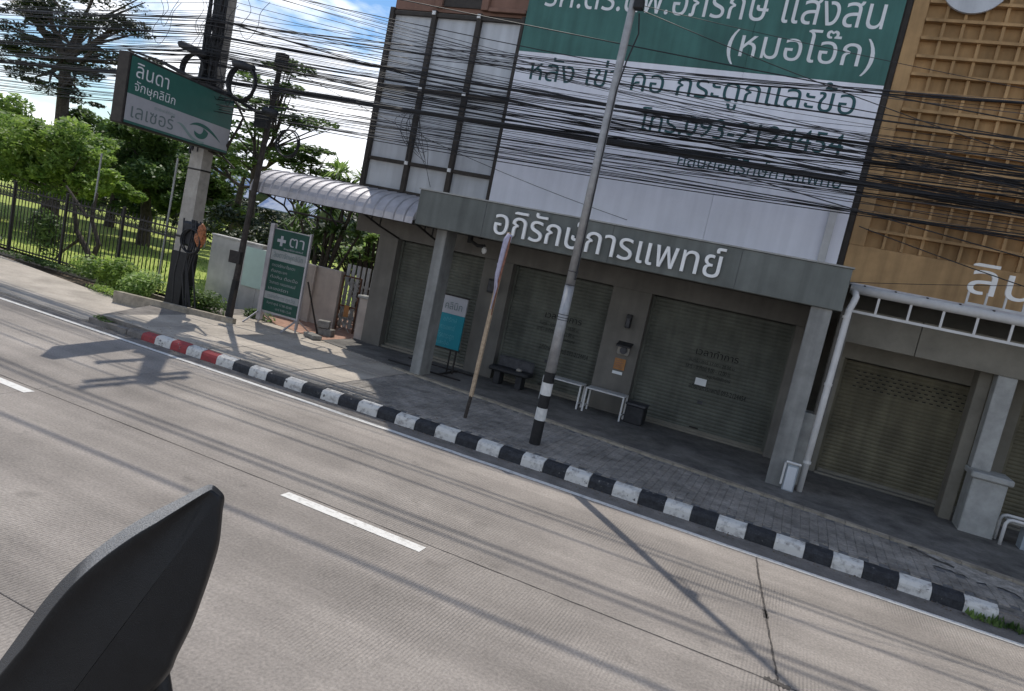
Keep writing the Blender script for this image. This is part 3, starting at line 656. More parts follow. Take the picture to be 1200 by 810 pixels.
b = MB(); b.cbox(X0 + .06, X0 + .21, Y0 - .1, Y0 + .03, 7.24, 7.40, .02); pt(b, 'junction_box', 'cable', lp)
b = MB(); b.tube([(X0 + .16, Y0, 7.2), (X0 + .22, Y0, 6.9), (X0 + .14, Y0 - .05, 6.45), (X0 + .09, Y0 - .07, 6.0), (X0 + .10, Y0 - .07, 3.0)], .012, 6); pt(b, 'feed_cable', 'cable', lp)
fp = root('wooden_banner_pole', 'slim pale wooden pole with faded cloth banner rolled at its top', 'pole', (-5.03, 11.3, .2))
b = MB(); b.tube([(-5.05, 11.3, .2), (-5.02, 11.3, .62)], .034, 8); pt(b, 'dark_foot', 'pole_brown', fp)
b = MB(); b.cbox(-.033, .033, -.03, .03, 0, 2.95, .006); o = pt(b, 'shaft', 'wood', fp); o.matrix_parent_inverse = Matrix.Identity(4); o.location = (.01, 0, .40); o.rotation_euler = (0, .028, 0)
b = MB(); b.tube([(-4.95, 11.26, 2.35), (-4.97, 11.25, 2.8), (-4.95, 11.25, 3.2), (-4.93, 11.26, 3.42), (-4.90, 11.27, 3.52)], .05, 8, rr=[.012, .05, .055, .07, .05]); pt(b, 'rolled_banner', 'cloth_p', fp, smooth=True)
b = MB(); b.tube([(-4.93, 11.24, 2.1), (-4.91, 11.22, 2.7), (-4.87, 11.22, 3.3), (-4.87, 11.23, 3.48)], .05, 6, rr=[.008, .018, .02, .012]); pt(b, 'brown_cloth', 'cloth_o', fp, smooth=True)
b = MB(); b.tube([(-4.97, 11.25, 2.2), (-4.92, 11.2, 2.6), (-5.0, 11.22, 3.0)], .012, 5); pt(b, 'tie', 'cloth_p', fp)
# tables, boxes and stools at the shutters
def low_table(label, x0, x1, y0, y1, h, m='white_metal', group='low tables by the clinic shutters'):
    t = root('low_table', label, 'table', ((x0 + x1) / 2, (y0 + y1) / 2, .215), group)
    part('top', m, t, x0, x1, y0, y1, .215 + h - .03, .215 + h, c=.006)
    for a in (x0, x1 - .035):
        for c_ in (y0, y1 - .035): part('leg', m, t, a, a + .035, c_, c_ + .035, .215, .215 + h - .03)
    for a in (x0 + .001, x1 - .031): part('brace', m, t, a, a + .028, y0 + .036, y1 - .036, .32, .345)
    return t
low_table('low white table under the pier, next to the lamp post', -4.93, -4.03, 14.72, 15.1, .54)
low_table('low white table beside the dark storage bin', -3.93, -3.06, 14.72, 15.1, .54)
st = root('storage_bin', 'dark grey storage bin standing right of the two low tables', 'bin', (-2.6, 13.9, .215))
part('bin_body', 'dark_box', st, -3.02, -2.62, 14.85, 15.25, .215, .60, c=.02); part('bin_lid', 'cable_grey', st, -3.04, -2.60, 14.83, 15.27, .601, .65, c=.015)
sb2 = root('stone_bench', 'dark stone bench against the middle shutter behind the wooden pole', 'bench', (-5.4, 14.0, .215))
part('seat', 'dark_box', sb2, -6.35, -5.35, 14.9, 15.3, .52, .62, c=.03)
for a in (-6.2, -5.65): part('leg', 'dark_box', sb2, a, a + .15, 14.96, 15.24, .215, .519, c=.01)
part('backrest', 'cable_grey', sb2, -6.3, -5.4, 15.32, 15.4, .50, .85, c=.03); part('bundle_on_seat', 'pole_conc', sb2, -5.7, -5.58, 15.0, 15.1, .621, .68, c=.02)
def ustool(label, x0, x1, y0):
    t = root('white_tube_stool', label, 'stool', ((x0 + x1) / 2, y0, .215), 'white tube frames by the ochre building')
    r_ = .028
    for y in (y0, y0 + .34):
        b = MB(); b.tube([(x0, y, .215), (x0, y, .58), (x0 + .03, y, .64), (x0 + .08, y, .66), (x1 - .08, y, .66), (x1 - .03, y, .64), (x1, y, .58), (x1, y, .215)], r_, 8)
        pt(b, 'tube_frame', 'white_metal', t, smooth=True)
    part('seat_board', 'ped', t, x0 + .05, x1 - .05, y0 + .03, y0 + .31, .60, .63)
    part('side_panel', 'box_pale', t, x1 - .12, x1 - .04, y0 + .05, y0 + .3, .22, .55)
ustool('white tube stool beside the pale column pedestal', 3.74, 4.16, 13.75)
ustool('white tube stool farther from the pale column pedestal', 4.36, 4.78, 13.75)
# teal stand
ts = root('teal_sign_stand', 'teal and white clinic notice board on thin black legs behind the left canopy column', 'notice board', (-7.3, 14.6, .2))
part('teal_panel', 'teal', ts, -7.68, -7.03, 14.58, 14.62, .78, 1.57); part('white_header', 'sign_grey', ts, -7.68, -7.03, 14.579, 14.621, 1.572, 1.98)
part('frame_bar', 'iron', ts, -7.71, -7.0, 14.565, 14.635, 1.981, 2.01); part('frame_bar', 'iron', ts, -7.71, -7.0, 14.565, 14.635, .75, .779)
for a in (-7.24, -7.09): part('leg', 'iron', ts, a, a + .03, 14.585, 14.615, .215, .749)
for y in (14.1, 15.0): b = MB(); b.tube([(-8.5, y, .235), (-6.6, y, .235)], .018, 6); pt(b, 'base_rail', 'iron', ts)
part('base_bar', 'iron', ts, -7.19, -7.15, 14.1, 15.0, .216, .25)
for t_, a, b_, z, h, m in (('คลินิก', -7.57, -7.13, 1.68, .13, 'sign_dark'), ('อภิรักษ์', -7.55, -7.2, 1.39, .08, 'teal_lt'), ('การแพทย์', -7.6, -7.22, 1.20, .09, 'teal_lt'), ('โรคกระดูก', -7.62, -7.2, 1.0, .10, 'teal_lt'), ('และข้อ', -7.62, -7.3, .85, .07, 'teal_lt')):
    o = put_text(t_, a, b_, z, h, 14.573, m, None, .01, step=.15); P(o, ts); o.location = (0, 14.573, 0)
# green standing sign by the yard wall
gs = root('standing_sign', 'green and white standing eye clinic sign on splayed feet by the yard wall', 'sign', (-11.9, 14.2, .2))
sx0, sx1 = -12.42, -11.33
part('side_post', 'sheet', gs, sx0 - .13, sx0, 14.12, 14.24, .28, 2.72, c=.008); part('side_post', 'sheet', gs, sx1, sx1 + .05, 14.14, 14.22, .28, 2.66, c=.008)
part('backing', 'sheet', gs, sx0 + .001, sx1 - .001, 14.17, 14.22, .50, 2.62)
for z0, z1, m in ((2.10, 2.60, 'stand_green'), (1.84, 2.095, 'stand_grey'), (1.04, 1.835, 'stand_green'), (.86, 1.035, 'stand_grey'), (.55, .855, 'stand_green')):
    part('panel', m, gs, sx0 + .01, sx1 - .01, 14.15, 14.169, z0, z1)
def gst(t_, a, b_, z, h, m, bo=.015):
    o = put_text(t_, a, b_, z, h, 14.144, m, None, bo, step=.12); P(o, gs); o.location = (0, 14.144, 0)
gst('ตา', -11.90, -11.45, 2.24, .22, 'sign_grey', .03); part('cross', 'sign_grey', gs, -12.28, -12.02, 14.143, 14.149, 2.30, 2.375); part('cross', 'sign_grey', gs, -12.185, -12.11, 14.1425, 14.1485, 2.21, 2.46)
gst('จักษุคลินิก เลเซอร์', -12.05, -11.45, 2.14, .035, 'sign_grey', 0)
gst('ลินดาจักษุคลินิก', -12.32, -11.42, 1.92, .10, 'sign_dark')
for k, t_ in enumerate(('ตรวจรักษาโรคตา', 'ต้อกระจก', 'ต้อหิน ต้อเนื้อ', 'วัดสายตา คอนแทคเลนส์', 'เลเซอร์ตา')):
    gst(t_, -12.32, -12.32 + (.72, .5, .86, .82, .62)[k], 1.69 - k * .145, .055, 'stand_grey', .01)
gst('เวลาทำการ ทุกวัน', -12.30, -11.45, .90, .07, 'sign_dark')
gst('จันทร์-ศุกร์ 17.00-20.00', -12.3, -11.5, .74, .045, 'stand_grey', .0); gst('เสาร์ 9.00-12.00', -12.0, -11.5, .62, .045, 'stand_grey', .0)
for a in (sx0 - .08, sx1 + .02):
    b = MB(); b.tube([(a, 13.65, .21), (a, 14.18, .52), (a, 14.7, .21)], .022, 6); b.tube([(a - .3, 14.1, .21), (a, 14.18, .5)], .02, 6); b.tube([(a, 14.18, .21), (a, 14.18, .6)], .025, 6); pt(b, 'foot', 'sheet', gs)
b = MB(); b.tube([(sx1 + .05, 14.3, 1.5), (sx1 + .25, 14.75, .22)], .022, 6); pt(b, 'prop', 'iron', gs)
# rubble and blocks right of it
for k, (xx, yy, zz, l, rz, lab) in enumerate(((-10.95, 14.9, .21, .42, .2, 'loose cement block lying against the yard wall'), (-10.75, 14.15, .21, .5, -.4, 'long cement block lying on the passage floor'), (-11.0, 14.85, .40, .3, .5, 'small cement block lying on top of another by the wall'))):
    b = MB(); b.cbox(-l / 2, l / 2, -.12, .12, 0, .18 if k != 1 else .1, .012); o = b.build('cement_block', 'brick', None); o.location = (xx, yy, zz); o.rotation_euler = (0, 0, rz); tag(o, lab, 'block')
# yard wall
yw = root('yard_wall', 'low plastered grey and beige yard wall behind the standing sign', 'wall', (-13, 15.3, .2))
part('grey_section', 'wallgrey', yw, -15.45, -13.66, 15.2, 15.38, 0.0, 2.0, c=.008); part('mint_board', 'mint', yw, -14.15, -12.95, 15.15, 15.199, .86, 1.92)
part('lower_section', 'wallgrey', yw, -13.655, -12.6, 15.2, 15.38, 0.0, 1.93, c=.008); part('beige_section', 'wallbeige', yw, -12.595, -11.0, 15.2, 15.38, 0.0, 1.86, c=.008)
part('pilaster', 'wallbeige', yw, -11.95, -11.75, 15.12, 15.199, 0.2, 1.86, c=.008)
part('coping', 'wallgrey', yw, -15.47, -13.64, 15.17, 15.41, 2.001, 2.05, c=.008)
gt = root('lattice_gate', 'rusty iron gate with diamond lattice at the end of the yard wall', 'gate', (-10.7, 15.3, .2))
gx0, gx1, gz0, gz1 = -10.95, -10.38, .28, 1.80
for a in (gx0, gx1 - .035): part('stile', 'rust', gt, a, a + .035, 15.23, 15.27, gz0, gz1)
for z in (gz0, gz1 - .035, 1.0): part('crossbar', 'rust', gt, gx0 + .036, gx1 - .036, 15.232, 15.268, z, z + .035)
for k in range(7):
    for s_ in (1, -1):
        za = gz0 + k * .24 ; zb = za + .5; b = MB(); xa, xb = (gx0 + .03, gx1 - .03) if s_ > 0 else (gx1 - .03, gx0 + .03)
        if zb > gz1: f_ = (gz1 - za) / .5; zb = gz1; xb = xa + (xb - xa) * f_
        b.tube([(xa, 15.25 + .006 * s_, za), (xb, 15.25 + .006 * s_, zb)], .009, 5); pt(b, 'lattice_bar', 'ped', gt)
part('lock_plate', 'orange_poster', gt, -10.75, -10.60, 15.225, 15.229, .75, 1.05)
pf = root('slat_screen', 'pale vertical slat screen behind the lattice gate', 'screen', (-10.5, 15.9, .2))
for k in range(12): part('slat', 'wallgrey', pf, -11.35 + k * .16, -11.25 + k * .16, 15.9, 15.93, .2, 2.05)
part('crossrail', 'wallgrey', pf, -11.35, -9.5, 15.931, 15.96, 1.5, 1.56)
gp = root('gate_pillar', 'short square plastered pillar with flat cap next to the lattice gate', 'pillar', (-9.75, 14.4, .2))
part('shaft', 'wallbeige', gp, -9.98, -9.62, 14.15, 14.35, .2, 1.46, c=.01); part('cap', 'ped', gp, -10.03, -9.57, 14.10, 14.38, 1.461, 1.53, c=.012)
for o, q in ((yw, 1.055), (gt, 1.055), (pf, 1.05), (gp, 1.10)):
    o.scale = (q, q, q); o.location = (o.location.x * q + (.42 if o is gp else 0), o.location.y * q, 0.2 * q + 3.2 * (1 - q))
# iron fence
fn = root('iron_fence', 'long black iron bar fence with spiked bars in front of the grass field', 'fence', (-22, 14.3, 0))
bar = MB(); bar.tube([(0, 0, .12), (0, 0, 2.05)], .015, 5); bar.tube([(0, 0, 2.05), (0, 0, 2.18)], .02, 5, rr=[.022, .002]); bm_ = None
nb = 0; xx = -15.55
while nb < 296 and xx > -60:
    if bm_ is None: o = bar.build('bar', 'iron', None); bm_ = o.data
    else: o = bpy.data.objects.new('bar', bm_); COL.objects.link(o)
    o.parent = fn; o.location = (xx + 22, 0, 0); xx -= .15; nb += 1
for k in range(19):
    a = -15.5 - k * 2.35
    part('post', 'iron', fn, a - .035, a + .035, 14.265, 14.335, 0, 2.25, c=.006)
b = MB()
for k in range(290):
    xc = -15.62 - k * .15; b.add([(xc + .055 * math.cos(t * PI / 3), 14.3, 1.87 + .075 * math.sin(t * PI / 3)) for t in range(6)] + [(xc + .035 * math.cos(t * PI / 3), 14.3, 1.87 + .05 * math.sin(t * PI / 3)) for t in range(6)], [(t, (t + 1) % 6, (t + 1) % 6 + 6, t + 6) for t in range(6)])
struct(pt(b, 'ring_ornaments', 'iron', fn, fix=False), 'stuff')
for z in (.22, 1.74, 1.98): part('rail', 'iron', fn, -59.8, -15.5, 14.29, 14.31, z, z + .045)
b = MB(); b.box(-59.8, -15.5, 14.25, 14.36, -.05, .10); pt(b, 'plinth', 'edge', fn)
# far banner tents
for k, (a, b_, y, z0, z1, lab) in enumerate(((-34.5, -31.2, 29.5, 3.1, 4.5, 'blue and white tarpaulin roof far behind the utility pole'), (-30.6, -27.8, 29.5, 3.2, 4.4, 'blue and white tarpaulin seen between the tree trunks'), (-27.3, -23.6, 29.5, 2.9, 4.0, 'pale tarpaulin roof above the yard wall'))):
    t = root('tarpaulin_tent', lab, 'tent', ((a + b_) / 2, y, 0))
    b = MB(); b.prism([(y, z0), (y + 1.5, z1), (y + 3, z0), (y + 3, z0 - .05), (y + 1.5, z1 - .05), (y, z0 - .05)], 'x', a, b_); pt(b, 'roof', 'blue_tarp', t)
    for c_ in (a + .05, b_ - .1):
        for d in (y + .05, y + 2.9): part('post', 'sheet', t, c_, c_ + .05, d, d + .05, 0, z0)
# concrete utility pole
up = root('utility_pole', 'concrete utility pole wrapped in cables with black painted foot', 'utility pole', (-14.5, 13.5, 0))
def taper(z0, z1, w0, w1, nm, m, x=-14.55, y=13.5, d=.75):
    b = MB(); vs = []
    for z, w_ in ((z0, w0), (z1, w1)):
        xx = x + .02 * z
        vs += [(xx - w_ / 2, y - w_ * d / 2, z), (xx + w_ / 2, y - w_ * d / 2, z), (xx + w_ / 2, y + w_ * d / 2, z), (xx - w_ / 2, y + w_ * d / 2, z)]
    b.add(vs, [(0, 3, 2, 1), (4, 5, 6, 7), (0, 1, 5, 4), (1, 2, 6, 5), (2, 3, 7, 6), (3, 0, 4, 7)]); return pt(b, nm, m, up)
taper(0, 1.55, .50, .48, 'painted_foot', 'pole_black'); taper(1.551, 4.6, .46, .40, 'shaft', 'pole_conc'); taper(4.601, 12.2, .40, .26, 'shaft', 'pole_conc')
taper(1.9, 1.95, .49, .49, 'steel_band', 'iron'); taper(3.6, 3.64, .44, .44, 'steel_band', 'iron')
for z, l in ((9.1, 1.2), (11.4, 1.1), (12.0, 1.1)):
    part('crossarm', 'pole_brown', up, -14.4, -14.28, 13.5 - l, 13.5 + l * .8, z, z + .12)
    for y in (13.5 - l + .06, 13.5 - l * .4, 13.5 + l * .7):
        b = MB(); b.tube([(-14.34, y, z + .12), (-14.34, y, z + .18), (-14.34, y, z + .24), (-14.34, y, z + .3)], .04, 8, rr=[.03, .06, .035, .045]); pt(b, 'insulator', 'pole_brown', up)
ru = random.Random(21)
for k in range(20):                                          # cables clinging to the shaft
    b = MB(); a0 = ru.uniform(-.3, .3); z0 = ru.uniform(3.9, 5.0); pts = []
    for j in range(8):
        z = z0 + (8.6 - z0) * j / 7; pts.append((-14.45 + .02 * z / 2 + a0 + ru.uniform(-.04, .04), 13.22 + ru.uniform(-.05, .05), z))
    b.tube(pts, ru.choice((.018, .03, .04)), 6); pt(b, 'riser_cable', 'cable', up)
b = MB(); b.cbox(-14.3, -13.85, 13.05, 13.3, 1.75, 2.35, .05); pt(b, 'cable_box', 'dark_box', up)
for k in range(7):
    b = MB(); a = ru.uniform(-.25, .35); b.tube([(-14.1 + a, 13.1, 2.4), (-13.95 + a, 13.0, 1.9 + ru.uniform(-.3, .3)), (-14.1 + a, 13.05, 1.2 + ru.uniform(-.3, .3)), (-14.0 + a * 1.4, 13.1, .3)], .02, 6); pt(b, 'riser_cable', 'cable', up)
b = bmesh.new(); bmesh.ops.create_icosphere(b, subdivisions=3, radius=1)
rb_ = random.Random(3)
for v in b.verts:
    f_ = 1 + .16 * math.sin(v.co.x * 5 + v.co.z * 7) + .12 * math.sin(v.co.y * 9 - v.co.z * 4) + rb_.uniform(-.05, .05)
    v.co = Vector((-13.6 + v.co.x * .12 * f_ * (1.1 - .35 * v.co.z), 13.02 + v.co.y * .09 * f_, 2.08 + v.co.z * .30))
me = bpy.data.meshes.new('plastic_bag'); b.to_mesh(me); b.free(); me.materials.append(M['bag']); ob_ = bpy.data.objects.new('plastic_bag', me); COL.objects.link(ob_)
tag(ob_, 'crumpled orange plastic bag hanging on the foot of the utility pole', 'bag')
# dark service pole
dk = root('service_pole', 'thin dark service pole with a gadget box standing before the yard wall', 'pole', (-12.7, 13.45, .2))
b = MB(); b.tube([(-12.76, 13.45, .15), (-12.66, 13.45, 2.5), (-12.42, 13.45, 6.5)], .1, 8, rr=[.085, .07, .06]); pt(b, 'shaft', 'pole_brown', dk)
b = MB(); b.tube([(-12.78, 13.45, .1), (-12.72, 13.45, 1.2)], .1, 8, rr=[.095, .085]); pt(b, 'painted_foot', 'pole_black', dk)
part('gadget_box', 'dark_box', dk, -12.78, -12.38, 13.25, 13.36, 4.85, 5.25, c=.02); part('pole_cap', 'iron', dk, -12.55, -12.28, 13.35, 13.55, 6.3, 6.62, c=.02)
part('side_bracket', 'iron', dk, -12.95, -12.62, 13.34, 13.42, 1.6, 1.9)
# projecting sign
ps_ = root('projecting_sign', 'double sided green and white eye clinic sign projecting over the road from the poles', 'sign', (-13.25, 10.15, 0), rz=math.atan2(3.6, -.78) )
L_ = 3.62
def sp(name, m, *a, c=0): return bx(name, m, ps_, *a, c=c)
# local x runs from the road end back to the pole; local +y faces the camera's side
ZB, ZT = 4.12, 5.50
sp('casing', 'iron', 0, L_, -.13, .13, ZB, ZT, c=.01); FY = -.134
ZM = ZB + .61
sp('green_face', 'sign_green', .05, L_ - .05, -.142, -.131, ZM, ZT - .05); sp('pale_face', 'sign_grey', .05, L_ - .05, -.142, -.131, ZB + .09, ZM - .001); sp('base_stripe', 'sign_green', .05, L_ - .05, -.142, -.131, ZB + .04, ZB + .089)
sp('green_face', 'sign_green', .05, L_ - .05, .131, .142, ZM, ZT - .05); sp('pale_face', 'sign_grey', .05, L_ - .05, .131, .142, ZB + .09, ZM - .001)
sp('end_cap', 'frame_dark', -.012, -.001, -.12, .12, ZB + .02, ZT - .02)
def st_(t_, a, b_, z, h, m, bo=.015):
    o = put_text(t_, a, b_, z, h, -.147, m, ps_, bo, step=.08)
st_('ลินดา', .2, 1.18, ZM + .35, .22, 'white_print', .02); st_('จักษุคลินิก', .2, 1.45, ZM + .09, .14, 'white_print', .01)
st_('ตรวจรักษา ผ่าตัดด้วย', .85, 1.5, ZB + .47, .05, 'sign_text', 0); st_('เลเซอร์', .2, 1.5, ZB + .17, .22, 'sign_dark', .02)
# eye emblem
def band(pts_a, pts_b, m, y):
    b = MB(); n = len(pts_a); vs = [(x_, 0, z_) for x_, z_ in pts_a] + [(x_, 0, z_) for x_, z_ in pts_b]
    b.add(vs, [(i, i + 1, n + i + 1, n + i) for i in range(n - 1)]); o = b.build('eye_emblem', m, ps_, fix=False); o.location = (0, y, 0); return o
EX, EZ = 2.52, ZB + .30
def bez(p, n=16):
    out = []
    for k in range(n + 1):
        t = k / n; u = 1 - t; out.append(tuple(u**3 * a + 3*u*u*t * b + 3*u*t*t * c + t**3 * d for a, b, c, d in zip(*p)))
    return out
band(bez([(EX-.95, EZ+.07), (EX-.55, EZ+.16), (EX-.55, EZ-.22), (EX+.10, EZ-.17)]), bez([(EX-.95, EZ+.07), (EX-.62, EZ+.06), (EX-.45, EZ-.34), (EX+.12, EZ-.20)]), 'sign_text', -.147)
band(bez([(EX-.50, EZ+.10), (EX-.25, EZ+.30), (EX+.25, EZ+.26), (EX+.75, EZ-.08)]), bez([(EX-.50, EZ+.10), (EX-.20, EZ+.20), (EX+.18, EZ+.16), (EX+.75, EZ-.08)]), 'sign_green', -.147)
band(bez([(EX-.30, EZ+.02), (EX-.30, EZ-.18), (EX+.20, EZ-.18), (EX+.22, EZ+.06)]), bez([(EX-.30, EZ+.02), (EX-.14, EZ-.04), (EX+.02, EZ-.06), (EX+.02, EZ+.13)]), 'sign_green', -.148)
b = MB(); b.tube([(L_ + .02, -.05, ZB + .04), (3.3, -.62, 5.05)], .03, 6); b.tube([(L_ + .02, .05, ZB - .02), (3.3, -.6, 4.9)], .025, 6); b.tube([(L_ + .02, -.05, ZT - .05), (3.3, -.62, 5.2)], .03, 6); b.tube([(L_ - .1, 0, ZB + .01), (3.3, -.6, ZB - .30)], .022, 6)
b.tube([(L_ - .5, .02, ZB - .01), (L_ + .12, .15, ZB - .05)], .03, 6); b.tube([(L_ - .5, .02, ZT), (L_ + .12, .15, ZT + .2)], .03, 6)
b.build('bracket', 'pole_brown', ps_)
b = MB(); b.tube([(L_ - .35, -.02, ZT - .01), (L_ - .5, .05, ZT + .5), (L_ - .2, .4, ZT + 1.4)], .012, 5); b.build('stay_wire', 'cable_grey', ps_)

# ================================================================== OVERHEAD CABLES
rc = random.Random(77)
PX = -14.4
def cable_pts(a, b_, y, sag=.10, leftdrop=.25, x_end=17.5, jit=.0, yb=None):
    pts = []; ph = rc.uniform(0, 6)
    for k in range(9):                                       # span going left of the utility pole
        t = 1 - k / 8; xx = PX - 34 * t
        pts.append((xx, y + .5 * t, a + leftdrop * t * t * 2.2 - 1.5 * leftdrop * 4 * t * (1 - t)))
    n = 22
    for k in range(1, n + 1):
        t = k / n * (x_end - PX) / (.3 - PX); xx = PX + (.3 - PX) * t
        z = a + (b_ - a) * t + sag * 4 * (t * t - t) * .35 + jit * math.sin(xx * .9 + ph) * .5 + jit * math.sin(xx * 2.3 + ph)
        yy = y + ((yb - y) * min(t, 2.2) if yb is not None else 0)
        pts.append((xx, yy, z))
    return pts
def cable(name, label, a, b_, y, r, group=None, m='cable', n=5, **k):
    b = MB(); b.tube(cable_pts(a, b_, y, **k), r, n); o = b.build(name, m, None, smooth=True, fix=False); tag(o, label, 'cable', group); return o
def bundle(label, a, b_, y, r, strands, spread, **k):
    base = cable_pts(a, b_, y, **k); t = root('cable_bundle', label, 'cable bundle', (PX, y, a), 'thick cable bundles over the street')
    for s_ in range(strands):
        b = MB(); ph = rc.uniform(0, 6.28); f = rc.uniform(.35, 1.0); q = spread * rc.uniform(.4, 1)
        pts = []
        for i in range(len(base) - 1):
            for j in range(3):
                u = j / 3; xx, yy, zz = (base[i][c] * (1 - u) + base[i + 1][c] * u for c in range(3))
                pts.append((xx, yy + q * math.sin(f * xx + ph), zz + q * math.cos(f * xx + ph)))
        b.tube(pts, r * rc.uniform(.7, 1.2), 5); pt(b, 'strand', 'cable', t, smooth=True, fix=False)
    return t
bundle('thickest bundle of black cables, lowest of the heavy ones across the white billboard', 5.72, 5.50, 13.05, .019, 9, .045, sag=-.1)
bundle('second heavy bundle of black cables crossing the phone number on the billboard', 6.75, 6.10, 13.0, .013, 5, .03, sag=.2)
bundle('bundle of thin cables across the empty grey frame above the thickest bundle', 6.3, 5.86, 13.2, .008, 5, .06, sag=.3)
bundle('heavy sagging cable bundle leaving the utility pole at its highest clamp', 7.15, 5.64, 13.1, .012, 3, .025, sag=.5)
cable('power_cable', 'topmost straight cable crossing the clear blue sky gap', 8.4, 6.9, 12.95, .011, sag=.1)
cable('power_cable', 'cable just under the topmost one in the blue sky gap', 8.0, 6.62, 13.0, .009, sag=.25)
cable('power_cable', 'thick single cable under the billboard word row', 7.1, 6.52, 13.0, .015, sag=.15)
cable('power_cable', 'pale thin cable passing through the billboard word row', 7.2, 6.86, 12.95, .006, m='cable_grey', sag=.1)
cable('power_cable', 'lowest thin cable ending low over the white gutter', 5.05, 5.0, 13.1, .009, sag=.25, m='cable')
TG = 'tangle of thin black overhead cables strung across the street front'
TL = 'thin black cable among the dense tangle of overhead cables across the billboard'
BL = [7.0, 6.66, 6.48, 6.44, 6.3, 6.2, 6.17, 6.02, 5.98, 5.95, 5.9, 5.84, 5.8, 5.77, 5.7, 5.66, 5.62, 5.6, 5.57, 5.5, 5.46, 5.42, 5.4, 5.36, 5.33, 5.3, 5.22, 5.2, 5.1, 5.05]
for k in range(48):
    f_ = rc.random(); q = min(len(BL) - 1, max(0, int(len(BL) * (1 - f_) + rc.uniform(-7, 7))))
    cable('overhead_cable', TL, 5.0 + 2.15 * f_, BL[q] + rc.uniform(-.015, .015), rc.uniform(12.9, 13.3), rc.choice((.004, .005, .006, .007, .010)), TG, m=rc.choice(('cable', 'cable', 'cable', 'cable_grey')), n=4, sag=rc.uniform(-.1, .5), leftdrop=rc.uniform(.1, .5), jit=rc.uniform(0, .012))
for k in range(20):
    q = rc.choice((5.52, 6.12, 5.66, 5.88)); a = 5.6 + (q - 5.4) * 1.5 + rc.uniform(-.45, .6)
    cable('overhead_cable', TL, a, q + rc.uniform(-.06, .06), rc.uniform(12.9, 13.3), rc.choice((.005, .007, .009, .012)), TG, n=4, sag=rc.uniform(0, .5), leftdrop=rc.uniform(.2, .6), jit=rc.uniform(0, .015))
for k in range(12):
    a = rc.uniform(6.6, 8.2)
    cable('overhead_cable', TL, a, rc.uniform(5.85, 6.3), rc.uniform(12.9, 13.3), rc.choice((.004, .006)), TG, m='cable_grey', n=4, sag=rc.uniform(.2, .5), leftdrop=.4)
# conductors on the crossarms above
for k, (z, y, r) in enumerate(((9.42, 12.55, .019), (9.42, 12.71, .019), (9.4, 12.11, .021), (11.8, 11.98, .028), (11.8, 12.18, .028), (12.42, 11.02, .038))):
    cable('power_line', ('bare power line strung high above the street on the crossarms'), z, z - .25, y, r, 'power lines on the high crossarms', n=5, sag=.3, leftdrop=.3)
# diagonal service drops
def drop(label, pts, r=.007, m='cable', group='slanting drop wires'):
    b = MB(); b.tube([Vector(p) for p in pts], r, 5); o = b.build('drop_wire', m, None, smooth=True, fix=False); tag(o, label, 'wire', group); return o
def smooth_pts(P, k=6):
    P = [Vector(p) for p in P]; out = []; n = len(P)
    for i in range(n - 1):
        p0, p1, p2, p3 = P[max(i - 1, 0)], P[i], P[i + 1], P[min(i + 2, n - 1)]
        for s_ in range(k):
            t = s_ / k; out.append(.5 * ((2 * p1) + (p2 - p0) * t + (2 * p0 - 5 * p1 + 4 * p2 - p3) * t * t + (3 * p1 - p0 - 3 * p2 + p3) * t ** 3))
    return out + [P[-1]]
def sagline(p, q, s, n=12):
    p, q = Vector(p), Vector(q); return [tuple(p.lerp(q, t / n) - Vector((0, 0, s * 4 * (t / n) * (1 - t / n)))) for t in range(n + 1)]
drop('thin wire slanting from the lamp post box across the green billboard', sagline((-3.42, 11.05, 7.25), (9.0, 12.3, 4.9), .3))
drop('upper thin wire slanting from the lamp post box over the bracketed word', sagline((-3.42, 11.05, 7.32), (12.0, 12.6, 6.4), .25), .005)
drop('thin wire slanting across the empty grey frame towards the canopy', sagline((-12.4, 13.4, 6.4), (-3.98, 15.15, 4.42), .2), .006)
drop('second thin wire slanting down over the white billboard below the bundles', sagline((-2.9, 12.75, 5.5), (8.0, 12.9, 4.2), .1), .010)
drop('wire crossing low in front of the sign letters', sagline((.4, 12.5, 4.75), (7.0, 12.5, 3.7), .1), .008)
drop('wire rising over the ochre wall towards the sign letters', sagline((.5, 13.05, 3.9), (3.8, 13.4, 4.55), .02), .005)
drop('stay wire down the left face of the empty frame', sagline((-9.68, 15.15, 6.3), (-8.92, 15.2, 4.36), .1), .006)
for k in range(9):
    x_ = -9.5 + rc.uniform(-.35, .3); drop('loose cable end dangling before the empty grey frame', smooth_pts([(x_, 14.8, 6.0 + rc.uniform(-.1, .1)), (x_ + rc.uniform(-.2, .2), 14.75, 5.7), (x_ + rc.uniform(-.1, .5), 14.7, 5.3 + rc.uniform(-.2, .2)), (x_ + rc.uniform(0, .8), 14.7, 5.0 + rc.uniform(-.3, .3))]), .006, group='loose cable ends at the empty frame')
for k in range(12):
    x_ = rc.uniform(-16.0, -12.9); z_ = rc.uniform(5.7, 7.4); w_ = rc.uniform(.15, .45); h_ = rc.uniform(.4, 1.0)
    drop('thin loose cable hanging in a loop around the utility pole', smooth_pts([(x_ - .15, 13, z_ + .3), (x_, 13, z_), (x_ - w_ * .4, 12.9, z_ - h_ * .6), (x_ + w_ * .3, 12.9, z_ - h_), (x_ + w_, 12.9, z_ - h_ * .55), (x_ + w_ * .8, 13, z_), (x_ + w_ + .15, 13, z_ + .25)]), .006, group='loose cable loops at the utility pole')
